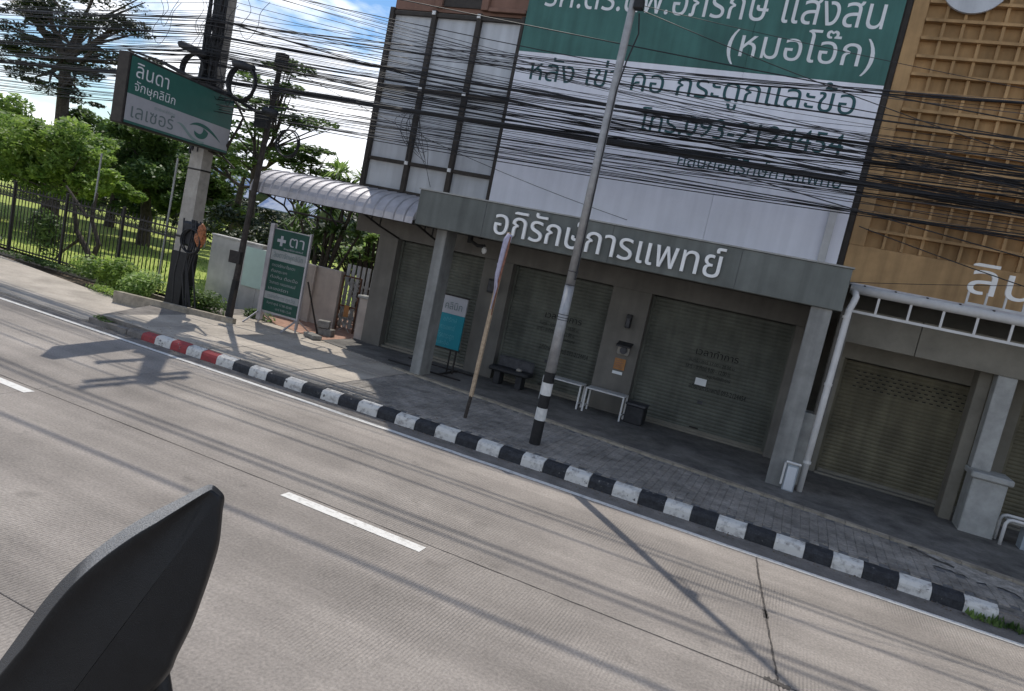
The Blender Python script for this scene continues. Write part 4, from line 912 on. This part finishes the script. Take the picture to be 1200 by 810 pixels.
# coils and splice closures
def coil(label, x_, y_, z_, R_, turns, r, tilt=0):
    b = MB(); n = turns * 22; pts = []
    for k in range(n + 1):
        t = 2 * PI * k / 22; q = R_ * (1 + .05 * math.sin(k * .37)); pts.append((x_ + q * math.cos(t) * math.cos(tilt), y_ + q * math.cos(t) * math.sin(tilt) + .05 * math.sin(k * .21), z_ + q * math.sin(t)))
    b.tube(pts, r, 5); o = b.build('cable_coil', 'cable', None, smooth=True, fix=False); tag(o, label, 'cable coil', 'coils of spare cable'); return o
coil('large coil of spare cable left of the utility pole above the projecting sign', -14.72, 13.1, 5.93, .36, 6, .022)
coil('large coil of spare cable right of the utility pole under a splice box', -13.05, 13.0, 5.75, .40, 5, .022)
coil('small coil of cable hanging right of the service pole', -11.45, 13.0, 4.57, .30, 4, .014)
coil('coil of cable at the foot of the utility pole beside the cable box', -13.85, 13.0, 1.9, .30, 4, .018)
def closure(label, p, q):
    b = MB(); p, q = Vector(p), Vector(q); b.tube([p, p.lerp(q, .08), p.lerp(q, .5), p.lerp(q, .92), q], .1, 10, rr=[.05, .09, .10, .09, .05]); o = b.build('splice_closure', 'cable', None, smooth=True); tag(o, label, 'splice box', 'cable splice boxes'); return o
closure('long black splice box hanging left of the utility pole', (-15.3, 13.1, 6.5), (-14.35, 13.1, 6.28))
closure('black splice box above the coil right of the utility pole', (-13.4, 13.0, 6.18), (-12.75, 13.0, 6.10))
closure('small splice box on the cables close to the service pole', (-12.2, 12.9, 5.2), (-11.8, 12.9, 5.15))
b = MB(); b.tube([(-17, 13.1, 6.2), (-15.7, 13.0, 6.0), (-14.8, 13.1, 5.75), (-13.6, 13.2, 5.5), (-12.5, 13.35, 5.1)], .05, 6, rr=[.02, .04, .06, .05, .04]); tag(b.build('cable_wrap', 'cable', None, smooth=True), 'thick wrapped cables slung from the utility pole to the service pole', 'cable')

# ================================================================== VEGETATION
rg = random.Random(99)
def leaf_cloud(b, c, rad, n, size, rnd, flat=1.0, shell=.35):
    for _ in range(n):
        while True:
            d = Vector((rnd.uniform(-1, 1), rnd.uniform(-1, 1), rnd.uniform(-1, 1)))
            if .05 < d.length < 1: break
        d = d.normalized() * (shell + (1 - shell) * rnd.random() ** .6)
        p = Vector((c[0] + d.x * rad[0], c[1] + d.y * rad[1], c[2] + d.z * rad[2]))
        a = Vector((rnd.gauss(0, 1), rnd.gauss(0, 1), rnd.gauss(0, .5) * flat)).normalized(); u = a.cross(Vector((rnd.gauss(0, .5), rnd.gauss(0, .5), 1))).normalized()
        s = size * rnd.uniform(.6, 1.4)
        b.add([p - a * s, p + u * s * .45, p + a * s, p - u * s * .45], [(0, 1, 2, 3)])
def tree(name, label, base, trunk_h, tr, clumps, leaf, nleaf, size, limbs=True, flat=1.0, sub=7, spread=.55, group=None):
    t = root(name, label, 'tree', base, group); bx_, by_, bz_ = base
    b = MB(); top = (bx_ + rg.uniform(-.3, .3), by_, bz_ + trunk_h); b.tube([(bx_, by_, bz_ - .1), (bx_ + rg.uniform(-.15, .15), by_, bz_ + trunk_h * .5), top], tr, 8, rr=[tr * 1.3, tr, tr * .75]); pt(b, 'trunk', 'bark', t)
    for (cx, cy, cz, rx, ry, rz_) in clumps:
        b = MB(); mid = ((top[0] + cx) / 2 + rg.uniform(-.3, .3), (top[1] + cy) / 2, (top[2] + cz) / 2 - .2)
        b.tube([top, mid, (cx, cy, cz)], .1, 6, rr=[tr * .55, tr * .35, tr * .12])
        for k in range(4): b.tube([mid, (cx + rg.uniform(-rx, rx) * .8, cy + rg.uniform(-ry, ry) * .8, cz + rg.uniform(-rz_, rz_) * .7)], .05, 5, rr=[tr * .3, tr * .08])
        pt(b, 'limb', 'bark', t)
    b = MB()
    for (cx, cy, cz, rx, ry, rz_) in clumps:
        for _ in range(sub):
            d = Vector((rg.gauss(0, .5), rg.gauss(0, .5), rg.gauss(0, .5))); s_ = rg.uniform(.3, .6)
            leaf_cloud(b, (cx + d.x * rx * spread * 1.6, cy + d.y * ry * spread * 1.6, cz + d.z * rz_ * spread * 1.6), (rx * s_, ry * s_, rz_ * s_), nleaf, size, rg, flat)
    pt(b, 'crown', leaf, t, fix=False); return t
# bright bushy trees behind the fence
tree('broadleaf_tree', 'bright green bushy tree at the far left behind the fence', (-33.5, 20, 0), 2.6, .22, [(-35, 20, 4.5, 2.0, 1.6, 1.3), (-33.0, 20, 4.3, 1.6, 1.5, 1.1), (-34, 19.5, 2.9, 2.2, 1.5, 1.2), (-36, 20, 3.2, 2, 1.6, 1.4), (-31.8, 19.6, 3.1, 1.4, 1.2, 1.0)], 'leaf_bright', 400, .13, sub=9)
tree('broadleaf_tree', 'bright leafy tree with loose crown behind the middle of the fence', (-27.5, 19, 0), 1.9, .13, [(-27.8, 19, 3.95, 1.3, 1.4, .9), (-26.6, 19, 3.0, 1.4, 1.2, .8), (-29.2, 19, 3.2, 1.4, 1.2, 1.0), (-25.4, 19, 2.5, 1.0, 1, .6), (-28.4, 19, 2.3, 1.4, 1, .7)], 'leaf_bright', 340, .11, sub=9)
tree('broadleaf_tree', 'dark green dense tree left of the projecting sign', (-28.5, 24, 0), 2.6, .25, [(-29.3, 24, 5.3, 1.7, 1.8, 1.2), (-27.6, 24, 4.9, 1.7, 1.8, 1.2), (-30.5, 24, 4.2, 1.9, 1.8, 1.3), (-27.3, 24, 3.6, 2.0, 1.8, 1.2), (-25.6, 24, 3.4, 1.5, 1.5, 1.1), (-29.3, 24, 2.9, 2.2, 1.8, 1.1), (-25.8, 24, 2.3, 1.5, 1.5, .9)], 'leaf_mid', 450, .13, sub=9)
tree('broadleaf_tree', 'low bright tree filling the gap left of the dense dark one', (-31.5, 21.5, 0), 1.8, .15, [(-31.2, 21.5, 3.7, 1.6, 1.4, .9), (-29.9, 21.5, 2.9, 1.5, 1.4, .9), (-32.4, 21.5, 2.6, 1.5, 1.4, .9)], 'leaf_bright', 360, .12, sub=9)
tree('broadleaf_tree', 'broad dense tree closing the gap behind the bright bushy ones', (-36, 28, 0), 2.4, .22, [(-39.5, 28, 4.2, 2.4, 1.6, 1.5), (-36.5, 28, 4.9, 2.4, 1.6, 1.4), (-33.5, 28, 4.4, 2.2, 1.6, 1.4), (-31, 28, 3.4, 2.2, 1.6, 1.3), (-37.5, 28, 2.6, 2.8, 1.6, 1.3), (-34, 28, 2.3, 2.6, 1.6, 1.2), (-42, 28, 3.0, 2.4, 1.6, 1.6)], 'leaf_mid', 480, .16, sub=9)
# tall layered tree at the top left
tree('tall_tree', 'tall dark tree with layered open branches against the sky', (-39.5, 27, 0), 8.5, .35,
     [(-41.5, 27, 10.7, 2.6, 1.6, .6), (-38.6, 27, 10.2, 2.4, 1.6, .5), (-36.8, 27, 9.0, 2.2, 1.6, .4), (-40.3, 27, 8.7, 2.6, 1.6, .45), (-37.6, 27, 7.9, 1.7, 1.4, .3), (-42, 27, 7.3, 2.4, 1.6, .5), (-38.0, 27, 12.0, 3.0, 1.8, .6), (-43, 27, 12.6, 2.6, 1.6, .7), (-39.4, 27, 6.8, 1.4, 1.2, .3), (-42, 27, 9.7, 2, 1.6, .5), (-44, 27, 8.6, 2, 1.6, .6), (-36.0, 27, 10.6, 1.6, 1.4, .4), (-43.5, 27, 10.9, 2, 1.6, .5)], 'leaf_dark', 200, .11, flat=.6, spread=.75, sub=8)
# layered trees behind the poles
tree('layered_tree', 'open layered tree behind the utility pole and service pole', (-19.6, 21, 0), 4.2, .15,
     [(-18.9, 21, 7.3, 1.5, 1.2, .35), (-20.3, 21, 6.7, 1.4, 1.2, .3), (-18.3, 21, 6.3, 1.6, 1.3, .3), (-19.9, 21, 5.6, 1.6, 1.3, .3), (-18.4, 21, 5.1, 1.2, 1.2, .25), (-19.4, 21, 8.2, .9, 1, .35), (-20.6, 21, 4.6, 1.4, 1.2, .3)], 'leaf_mid', 130, .10, flat=.3)
tree('layered_tree', 'thin layered tree to the right under the small cable coil', (-17.3, 20.5, 0), 3.0, .10,
     [(-16.9, 20.5, 5.2, 1.0, 1.0, .25), (-17.6, 20.5, 4.7, 1.1, 1, .3), (-16.4, 20.5, 4.5, 1.0, 1, .25), (-17.3, 20.5, 4.0, 1.2, 1, .3)], 'leaf_mid', 130, .09, flat=.3)
tree('layered_tree', 'dark open tree between the utility pole and its neighbour', (-23.5, 24, 0), 3.6, .16,
     [(-23.3, 24, 5.4, 1.5, 1.2, .35), (-24.6, 24, 4.5, 1.3, 1.2, .35), (-22.4, 24, 4.2, 1.4, 1.2, .35), (-23.5, 24, 2.6, 1.2, 1.2, .3)], 'leaf_mid', 190, .11, flat=.3)
for k, (x_, y_) in enumerate(((-55, 42), (-48, 45), (-41, 46), (-34.5, 47), (-28, 46), (-22.5, 40), (-62, 44), (-18, 36))):
    tree('background_tree', ('far dark tree behind the field at the fence left end', 'second far dark tree behind the field', 'far dark tree behind the middle of the field', 'far dark tree beyond the blue tarpaulin roofs', 'far dark tree beyond the pale tarpaulin roof', 'far dark tree seen low between the poles', 'outermost far dark tree on the left beyond the field', 'far dark tree above the yard wall')[k], (x_, y_, 0), 1.6, .25,
         [(x_, y_, 3.2, 3.6, 2, 1.7), (x_ + 2.5, y_, 2.2, 3, 2, 1.6), (x_ - 2.5, y_, 2.3, 3, 2, 1.7)], 'leaf_dark', 420, .24, sub=6, group='far trees behind the field')
b = MB()
for k in range(150):
    xx = -84 + k * .44; leaf_cloud(b, (xx, 33 + rg.uniform(-1, 1.5), 1.6 + rg.uniform(-.3, 1.0)), (1.3, .9, 1.5), 190, .16, rg)
o = b.build('far_woods', 'leaf_dark', None, fix=False); struct(o, 'stuff'); tag(o, 'dark mass of shrubs along the far edge of the grass field', 'woods')
# bare forked tree behind the fence
t = root('forked_tree', 'bare dark forked trunk just behind the iron fence', 'tree', (-20.2, 15.2, 0))
for pts, r in (([(-20.0, 15.2, 0), (-20.2, 15.2, .5), (-20.9, 15.2, 1.15), (-21.2, 15.2, 2.1)], .09), ([(-20.1, 15.2, .3), (-19.85, 15.2, .9), (-20.3, 15.2, 1.6), (-20.2, 15.2, 2.4)], .07), ([(-20.5, 15.2, 1.6), (-20.9, 15.2, 1.9), (-21.6, 15.2, 2.4)], .04), ([(-20.7, 15.2, .9), (-21.5, 15.3, .4), (-21.9, 15.3, 0)], .04)):
    b = MB(); b.tube(pts, r, 7, rr=[r * 1.3, r, r * .8, r * .5][:len(pts)]); pt(b, 'trunk', 'bark', t)
# posts in the yard
for k, (x_, y_, h_, lab) in enumerate(((-29.8, 17.5, 4.2, 'thin grey steel post leaning at the far left behind the fence'), (-20.6, 15.4, 3.6, 'slim grey steel post behind the fence by the forked tree'), (-17.6, 15.5, 3.9, 'slim grey steel post behind the fence near the utility pole'))):
    b = MB(); b.tube([(x_, y_, 0), (x_ + .1, y_, h_)], .03, 6); tag(b.build('steel_post', 'pole_steel', None), lab, 'post')
# strap-leaved plants (dragon tree, frangipani)
def strap_head(b, c, n, l, wd, rnd, droop=.5, emax=1.2):
    for k in range(n):
        t = rnd.uniform(0, 2 * PI); e = rnd.uniform(-.2, emax); d = Vector((math.cos(t) * math.cos(e), math.sin(t) * math.cos(e), math.sin(e)))
        s = d.cross(Vector((0, 0, 1))).normalized() * wd; ll = l * rnd.uniform(.7, 1.1); p = Vector(c)
        q1 = p + d * ll * .5 + Vector((0, 0, .04 * l)); q2 = p + d * ll - Vector((0, 0, droop * ll * .5))
        b.add([p - s * .4, p + s * .4, q1 + s, q1 - s, q2], [(0, 1, 2, 3), (3, 2, 4)])
t = root('dragon_tree', 'dragon tree with drooping strap leaves behind the curved awning', 'tree', (-13.4, 17.5, 0))
b = MB(); heads = [(-13.2, 17.3, 4.45), (-12.5, 17.6, 4.35), (-13.9, 17.5, 3.6), (-13.3, 17.2, 3.3), (-12.6, 17.4, 3.5), (-14.2, 17.2, 2.9), (-13.0, 17.2, 2.7), (-12.3, 17.5, 2.8), (-13.6, 17.3, 2.3), (-14.6, 17.4, 2.3), (-13.0, 17.6, 3.9)]
for h_ in heads: b.tube([(-13.4 + rg.uniform(-.3, .3), 17.5, 0), ((h_[0] - 13.4) / 2, 17.4, h_[2] * .55), h_], .05, 6, rr=[.06, .05, .03])
pt(b, 'trunk', 'bark', t); b = MB(); b2_ = MB()
for i_, h_ in enumerate(heads): strap_head(b2_ if i_ < 2 else b, h_, 70, .78, .04, rg)
pt(b, 'crown', 'leaf_mid', t, fix=False); pt(b2_, 'crown', 'leaf_glossy', t, fix=False)
t = root('frangipani', 'frangipani bush with glossy bright leaves above the lattice gate', 'bush', (-11.9, 17.2, 0))
b = MB(); heads = [(-13.3 + rg.uniform(0, 2.5), 18 + rg.uniform(-.4, .4), 1.9 + rg.uniform(0, 1.0)) for _ in range(40)]
for h_ in heads: b.tube([(-12.1, 18.1, 0), ((h_[0] - 12.1) / 2, 18.1, 1.2), h_], .03, 5, rr=[.05, .035, .02])
pt(b, 'trunk', 'bark', t); b = MB()
for h_ in heads: strap_head(b, h_, 18, .30, .06, rg, .2, .7)
pt(b, 'crown', 'leaf_glossy', t, fix=False)
tree('dark_bush_tree', 'dark bushy tree behind the frangipani under the building', (-13.3, 21, 0), 1.4, .12, [(-13.2, 21, 2.6, 1.4, 1.0, .7), (-14.4, 21, 2.2, 1.2, 1, .7), (-12.3, 21, 2.3, 1.1, 1, .6)], 'leaf_mid', 330, .10)
tree('dark_bush_tree', 'low dark tree over the yard wall left of the standing sign', (-17.2, 18.5, 0), 1.2, .12, [(-17.0, 18.5, 2.0, 1.6, 1.0, .7), (-15.3, 18.5, 2.1, 1.4, 1, .6)], 'leaf_dark', 330, .10)
# weeds at the pole and along the fence
def weeds(label, c, rad, n, size, m, group='weeds along the fence'):
    b = MB()
    for k in range(5): leaf_cloud(b, (c[0] + rg.uniform(-.6, .6) * rad[0], c[1] + rg.uniform(-.5, .5) * rad[1], c[2] + rg.uniform(-.2, .3) * rad[2]), tuple(r * rg.uniform(.5, .8) for r in rad), n // 5, size, rg)
    b.tube([(c[0], c[1], 0), (c[0], c[1], c[2])], .01, 4); o = b.build('weed_bush', m, None, fix=False); tag(o, label, 'weeds', group)
weeds('largest bright weed bush in front of the fence left of the utility pole', (-17.2, 13.75, .45), (1.3, .45, .55), 2900, .07, 'leaf_bright')
weeds('weed bush close to the foot of the utility pole', (-15.8, 13.4, .42), (.85, .4, .5), 2000, .06, 'leaf_glossy')
weeds('low weeds between the utility pole and the service pole', (-13.9, 13.8, .38), (.9, .4, .42), 1800, .05, 'leaf_mid')
weeds('low grass tuft spilling onto the driveway before the weeds', (-16.1, 13.0, .12), (.9, .3, .12), 700, .04, 'leaf_bright')
weeds('climbing shrub on the fence at the far left', (-21.3, 14.4, 1.0), (.9, .3, .9), 1500, .08, 'leaf_mid')
weeds('dark low shrub at the left end of the fence', (-24.5, 14.0, .45), (2.0, .4, .45), 1700, .07, 'leaf_dark')
weeds('low creeping weeds at the foot of the fence', (-19.8, 14.0, .12), (2.4, .25, .13), 1200, .05, 'leaf_mid')
weeds('weeds under the service pole by the yard wall', (-12.9, 14.5, .3), (.5, .3, .2), 500, .05, 'leaf_mid')
weeds('small dusty weeds where the painted kerb runs out into the driveway', (-13.0, 10.45, .1), (.5, .14, .1), 350, .035, 'leaf_mid')
b = MB()
for k in range(260):
    xx = rg.uniform(2.7, 4.2); yy = rg.uniform(10.12, 10.32); s = rg.uniform(.02, .05); t_ = rg.uniform(0, 6.3)
    b.add([(xx, yy, 0), (xx + math.cos(t_) * s, yy + math.sin(t_) * s, rg.uniform(.04, .12)), (xx + math.cos(t_) * s * 1.6, yy + math.sin(t_) * s * 1.6, .03)], [(0, 1, 2)])
o = b.build('gutter_grass', 'leaf_mid', None, fix=False); struct(o, 'stuff'); tag(o, 'grass growing in the gutter at the end of the painted kerb', 'grass')
b = MB()
for k in range(5200):
    xx = -15.6 - rg.random() ** 1.5 * 30; yy = rg.uniform(14.9, 24); s = rg.uniform(.03, .08); t_ = rg.uniform(0, 6.3)
    b.add([(xx, yy, .05), (xx + math.cos(t_) * s, yy + math.sin(t_) * s, rg.uniform(.12, .3)), (xx + math.cos(t_) * s * .6, yy + math.sin(t_) * s * .6, .05)], [(0, 1, 2)])
o = b.build('field_tufts', 'leaf_bright', None, fix=False); struct(o, 'stuff')


# ================================================================== REAR-VIEW MIRROR NEXT TO THE CAMERA
# shape drawn in its own plane (metres: right, up), then turned and set beside the viewpoint
OUT = [(-0.6339, -0.4331), (-0.5762, -0.3544), (-0.558, -0.3294), (-0.5397, -0.3044), (-0.5244, -0.2843), (-0.5032, -0.2603), (-0.4744, -0.2343), (-0.4437, -0.2113), (-0.413, -0.1921), (-0.3794, -0.1748), (-0.3486, -0.1594), (-0.3381, -0.1565), (-0.3294, -0.1623), (-0.3236, -0.1709), (-0.3256, -0.1873), (-0.3294, -0.2228), (-0.339, -0.2564), (-0.3486, -0.2843), (-0.3601, -0.315), (-0.3765, -0.3486), (-0.3842, -0.3669), (-0.4005, -0.3861), (-0.4178, -0.4005), (-0.461, -0.437), (-0.5186, -0.4754), (-0.605, -0.485)]
D0 = 0.80
MF = Matrix(((CR[0][0], CR[0][1], CR[0][2]), (CR[1][0], CR[1][1], CR[1][2]), (CR[2][0], CR[2][1], CR[2][2]))).to_4x4()
MF.translation = Vector((0, 0, 3.2)) - Vector((CR[0][2], CR[1][2], CR[2][2])) * D0
def closed_spline(P, k=5):
    out = []; n = len(P)
    for i in range(n):
        p0, p1, p2, p3 = (Vector((*P[(i + j) % n], 0)) for j in (-1, 0, 1, 2))
        for s_ in range(k):
            t = s_ / k; out.append(.5 * ((2 * p1) + (p2 - p0) * t + (2 * p0 - 5 * p1 + 4 * p2 - p3) * t * t + (3 * p1 - p0 - 3 * p2 + p3) * t ** 3))
    return out
ol = closed_spline(OUT); n = len(ol)
cen = Vector((-.430, -.345, 0))
nrm = []
for i in range(n):
    t = (ol[(i + 1) % n] - ol[i - 1]).normalized(); nrm.append(Vector((t.y, -t.x, 0)))       # pointing into the shape (outline runs clockwise)
if (cen - ol[50]).dot(nrm[50]) < 0: nrm = [-v for v in nrm]
def topness(i):                                              # 1 along the upper left edge, 0 elsewhere
    return max(0., min(1., (nrm[i].dot(Vector((.55, -.83, 0))) - .55) / .3))
TIP = max(range(n), key=lambda i: ol[i].x + ol[i].y)
def ring(off_top, off_rest, w_top, w_rest):
    out = []
    for i, p in enumerate(ol):
        k = topness(i); k = sum(topness((i + j) % n) for j in range(-9, 10)) / 19
        w_ = w_rest + (w_top - w_rest) * k; o_ = off_rest + (off_top - off_rest) * k; td = min(1., ((p - ol[TIP]).length + .012) / .11); o_ = min(o_, .010 * td + .004) + max(0, o_ - .014) * td ** 3
        out.append((p + nrm[i] * min(o_, .9 * (cen - p).length)) * (1 - w_ / D0) + Vector((0, 0, w_)))
    return out
MA, MB_ = Vector((-.388, -.250, 0)), Vector((-.50, -.40, 0))
def medial(p):
    d = MB_ - MA; t = max(0., min(1., (p - MA).dot(d) / d.length_squared)); q = MA + d * t; return Vector((q.x, q.y, -.004))
def towards(r_, f, w_): return [p.lerp(medial(Vector((p.x, p.y, 0))), f) + Vector((0, 0, w_)) for p in r_]
# offsets inward and towards the viewer
R_ = [ring(.012, .010, -.040, -.036), ring(.001, .001, -.034, -.022), ring(0, 0, -.030, -.014), ring(.0125, .003, .002, -.006), ring(.0145, .006, .003, -.002), ring(.019, .010, -.002, -.0005), ring(.028, .015, -.011, .000), ring(.040, .024, -.013, -.001)]
last = R_[-1]
R_ += [towards(last, .2, .0032), towards(last, .4, .0058), towards(last, .65, .0072), towards(last, .85, .0076), towards(last, .995, .0076)]
rm = root('rear_view_mirror', 'black plastic back of a vehicle rear-view mirror close by above the road', 'mirror', (0, 0, 0)); rm.matrix_world = MF
for it in range(14):
    for j in range(5, len(R_) - 1):
        R_[j] = [(R_[j][i] * 2 + R_[j][(i + 1) % n] + R_[j][i - 1] + R_[j - 1][i] + R_[j + 1][i]) / 6 for i in range(n)]
b = MB()
for r_ in R_: b.v += [tuple(p) for p in r_]
k = len(R_)
for j in range(k - 1):
    for i in range(n): b.f.append((j * n + i, j * n + (i + 1) % n, (j + 1) * n + (i + 1) % n, (j + 1) * n + i))
b.m = [0] * len(b.f)
o = b.build('housing', 'mirror_black', rm, smooth=True)
o.data.materials.append(M['gloss_band'])
t_ = M['gloss_band'].node_tree; b_ = t_.nodes['Principled BSDF']; src = b_.inputs['Base Color'].links[0].from_socket
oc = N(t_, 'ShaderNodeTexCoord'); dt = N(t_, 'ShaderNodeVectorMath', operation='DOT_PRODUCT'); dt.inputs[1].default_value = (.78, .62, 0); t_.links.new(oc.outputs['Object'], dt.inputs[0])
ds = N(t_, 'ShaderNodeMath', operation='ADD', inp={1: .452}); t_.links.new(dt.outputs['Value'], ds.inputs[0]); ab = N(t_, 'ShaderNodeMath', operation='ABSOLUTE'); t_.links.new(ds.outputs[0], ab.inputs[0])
mr = N(t_, 'ShaderNodeMapRange', inp={1: .070, 2: .10, 3: 1, 4: 0}); t_.links.new(ab.outputs[0], mr.inputs[0])  # painted gloss fades to plain black towards both ends of the edge
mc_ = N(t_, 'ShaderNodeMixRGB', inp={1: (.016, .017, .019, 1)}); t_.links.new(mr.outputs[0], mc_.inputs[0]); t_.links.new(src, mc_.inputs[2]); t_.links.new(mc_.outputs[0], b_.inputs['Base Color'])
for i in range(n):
    if topness(i) > .3 : o.data.polygons[2 * n + i].use_smooth = False; o.data.polygons[2 * n + i].material_index = 1  # top edge facet takes the painted gloss colour
gl = MB(); gl.v = [tuple(p) for p in R_[0]]; gl.f = [tuple(range(n))]; gl.m = [0]; gl.build('mirror_glass', 'glass', rm)
b = MB(); st_p = [(-.45, -.36, -.05), (-.425, -.395, -.055), (-.418, -.44, -.055), (-.42, -.50, -.05), (-.42, -.58, -.03)]; b.tube(st_p, .0125, 12); b.build('stem', 'mirror_black', rm, smooth=True)
b = MB(); b.tube([(-.418, -.445, -.055), (-.418, -.475, -.055)], .017, 12); b.build('stem_nut', 'mirror_black', rm, smooth=True)
b = MB(); e = Vector(st_p[-1]); b.tube([e + Vector((-.32, -.06, -.06)), e + Vector((-.1, 0, -.01)), e, e + Vector((.14, .02, -.03)), e + Vector((.3, -.05, -.06))], .014, 10); b.build('handlebar', 'mirror_black', rm, smooth=True)
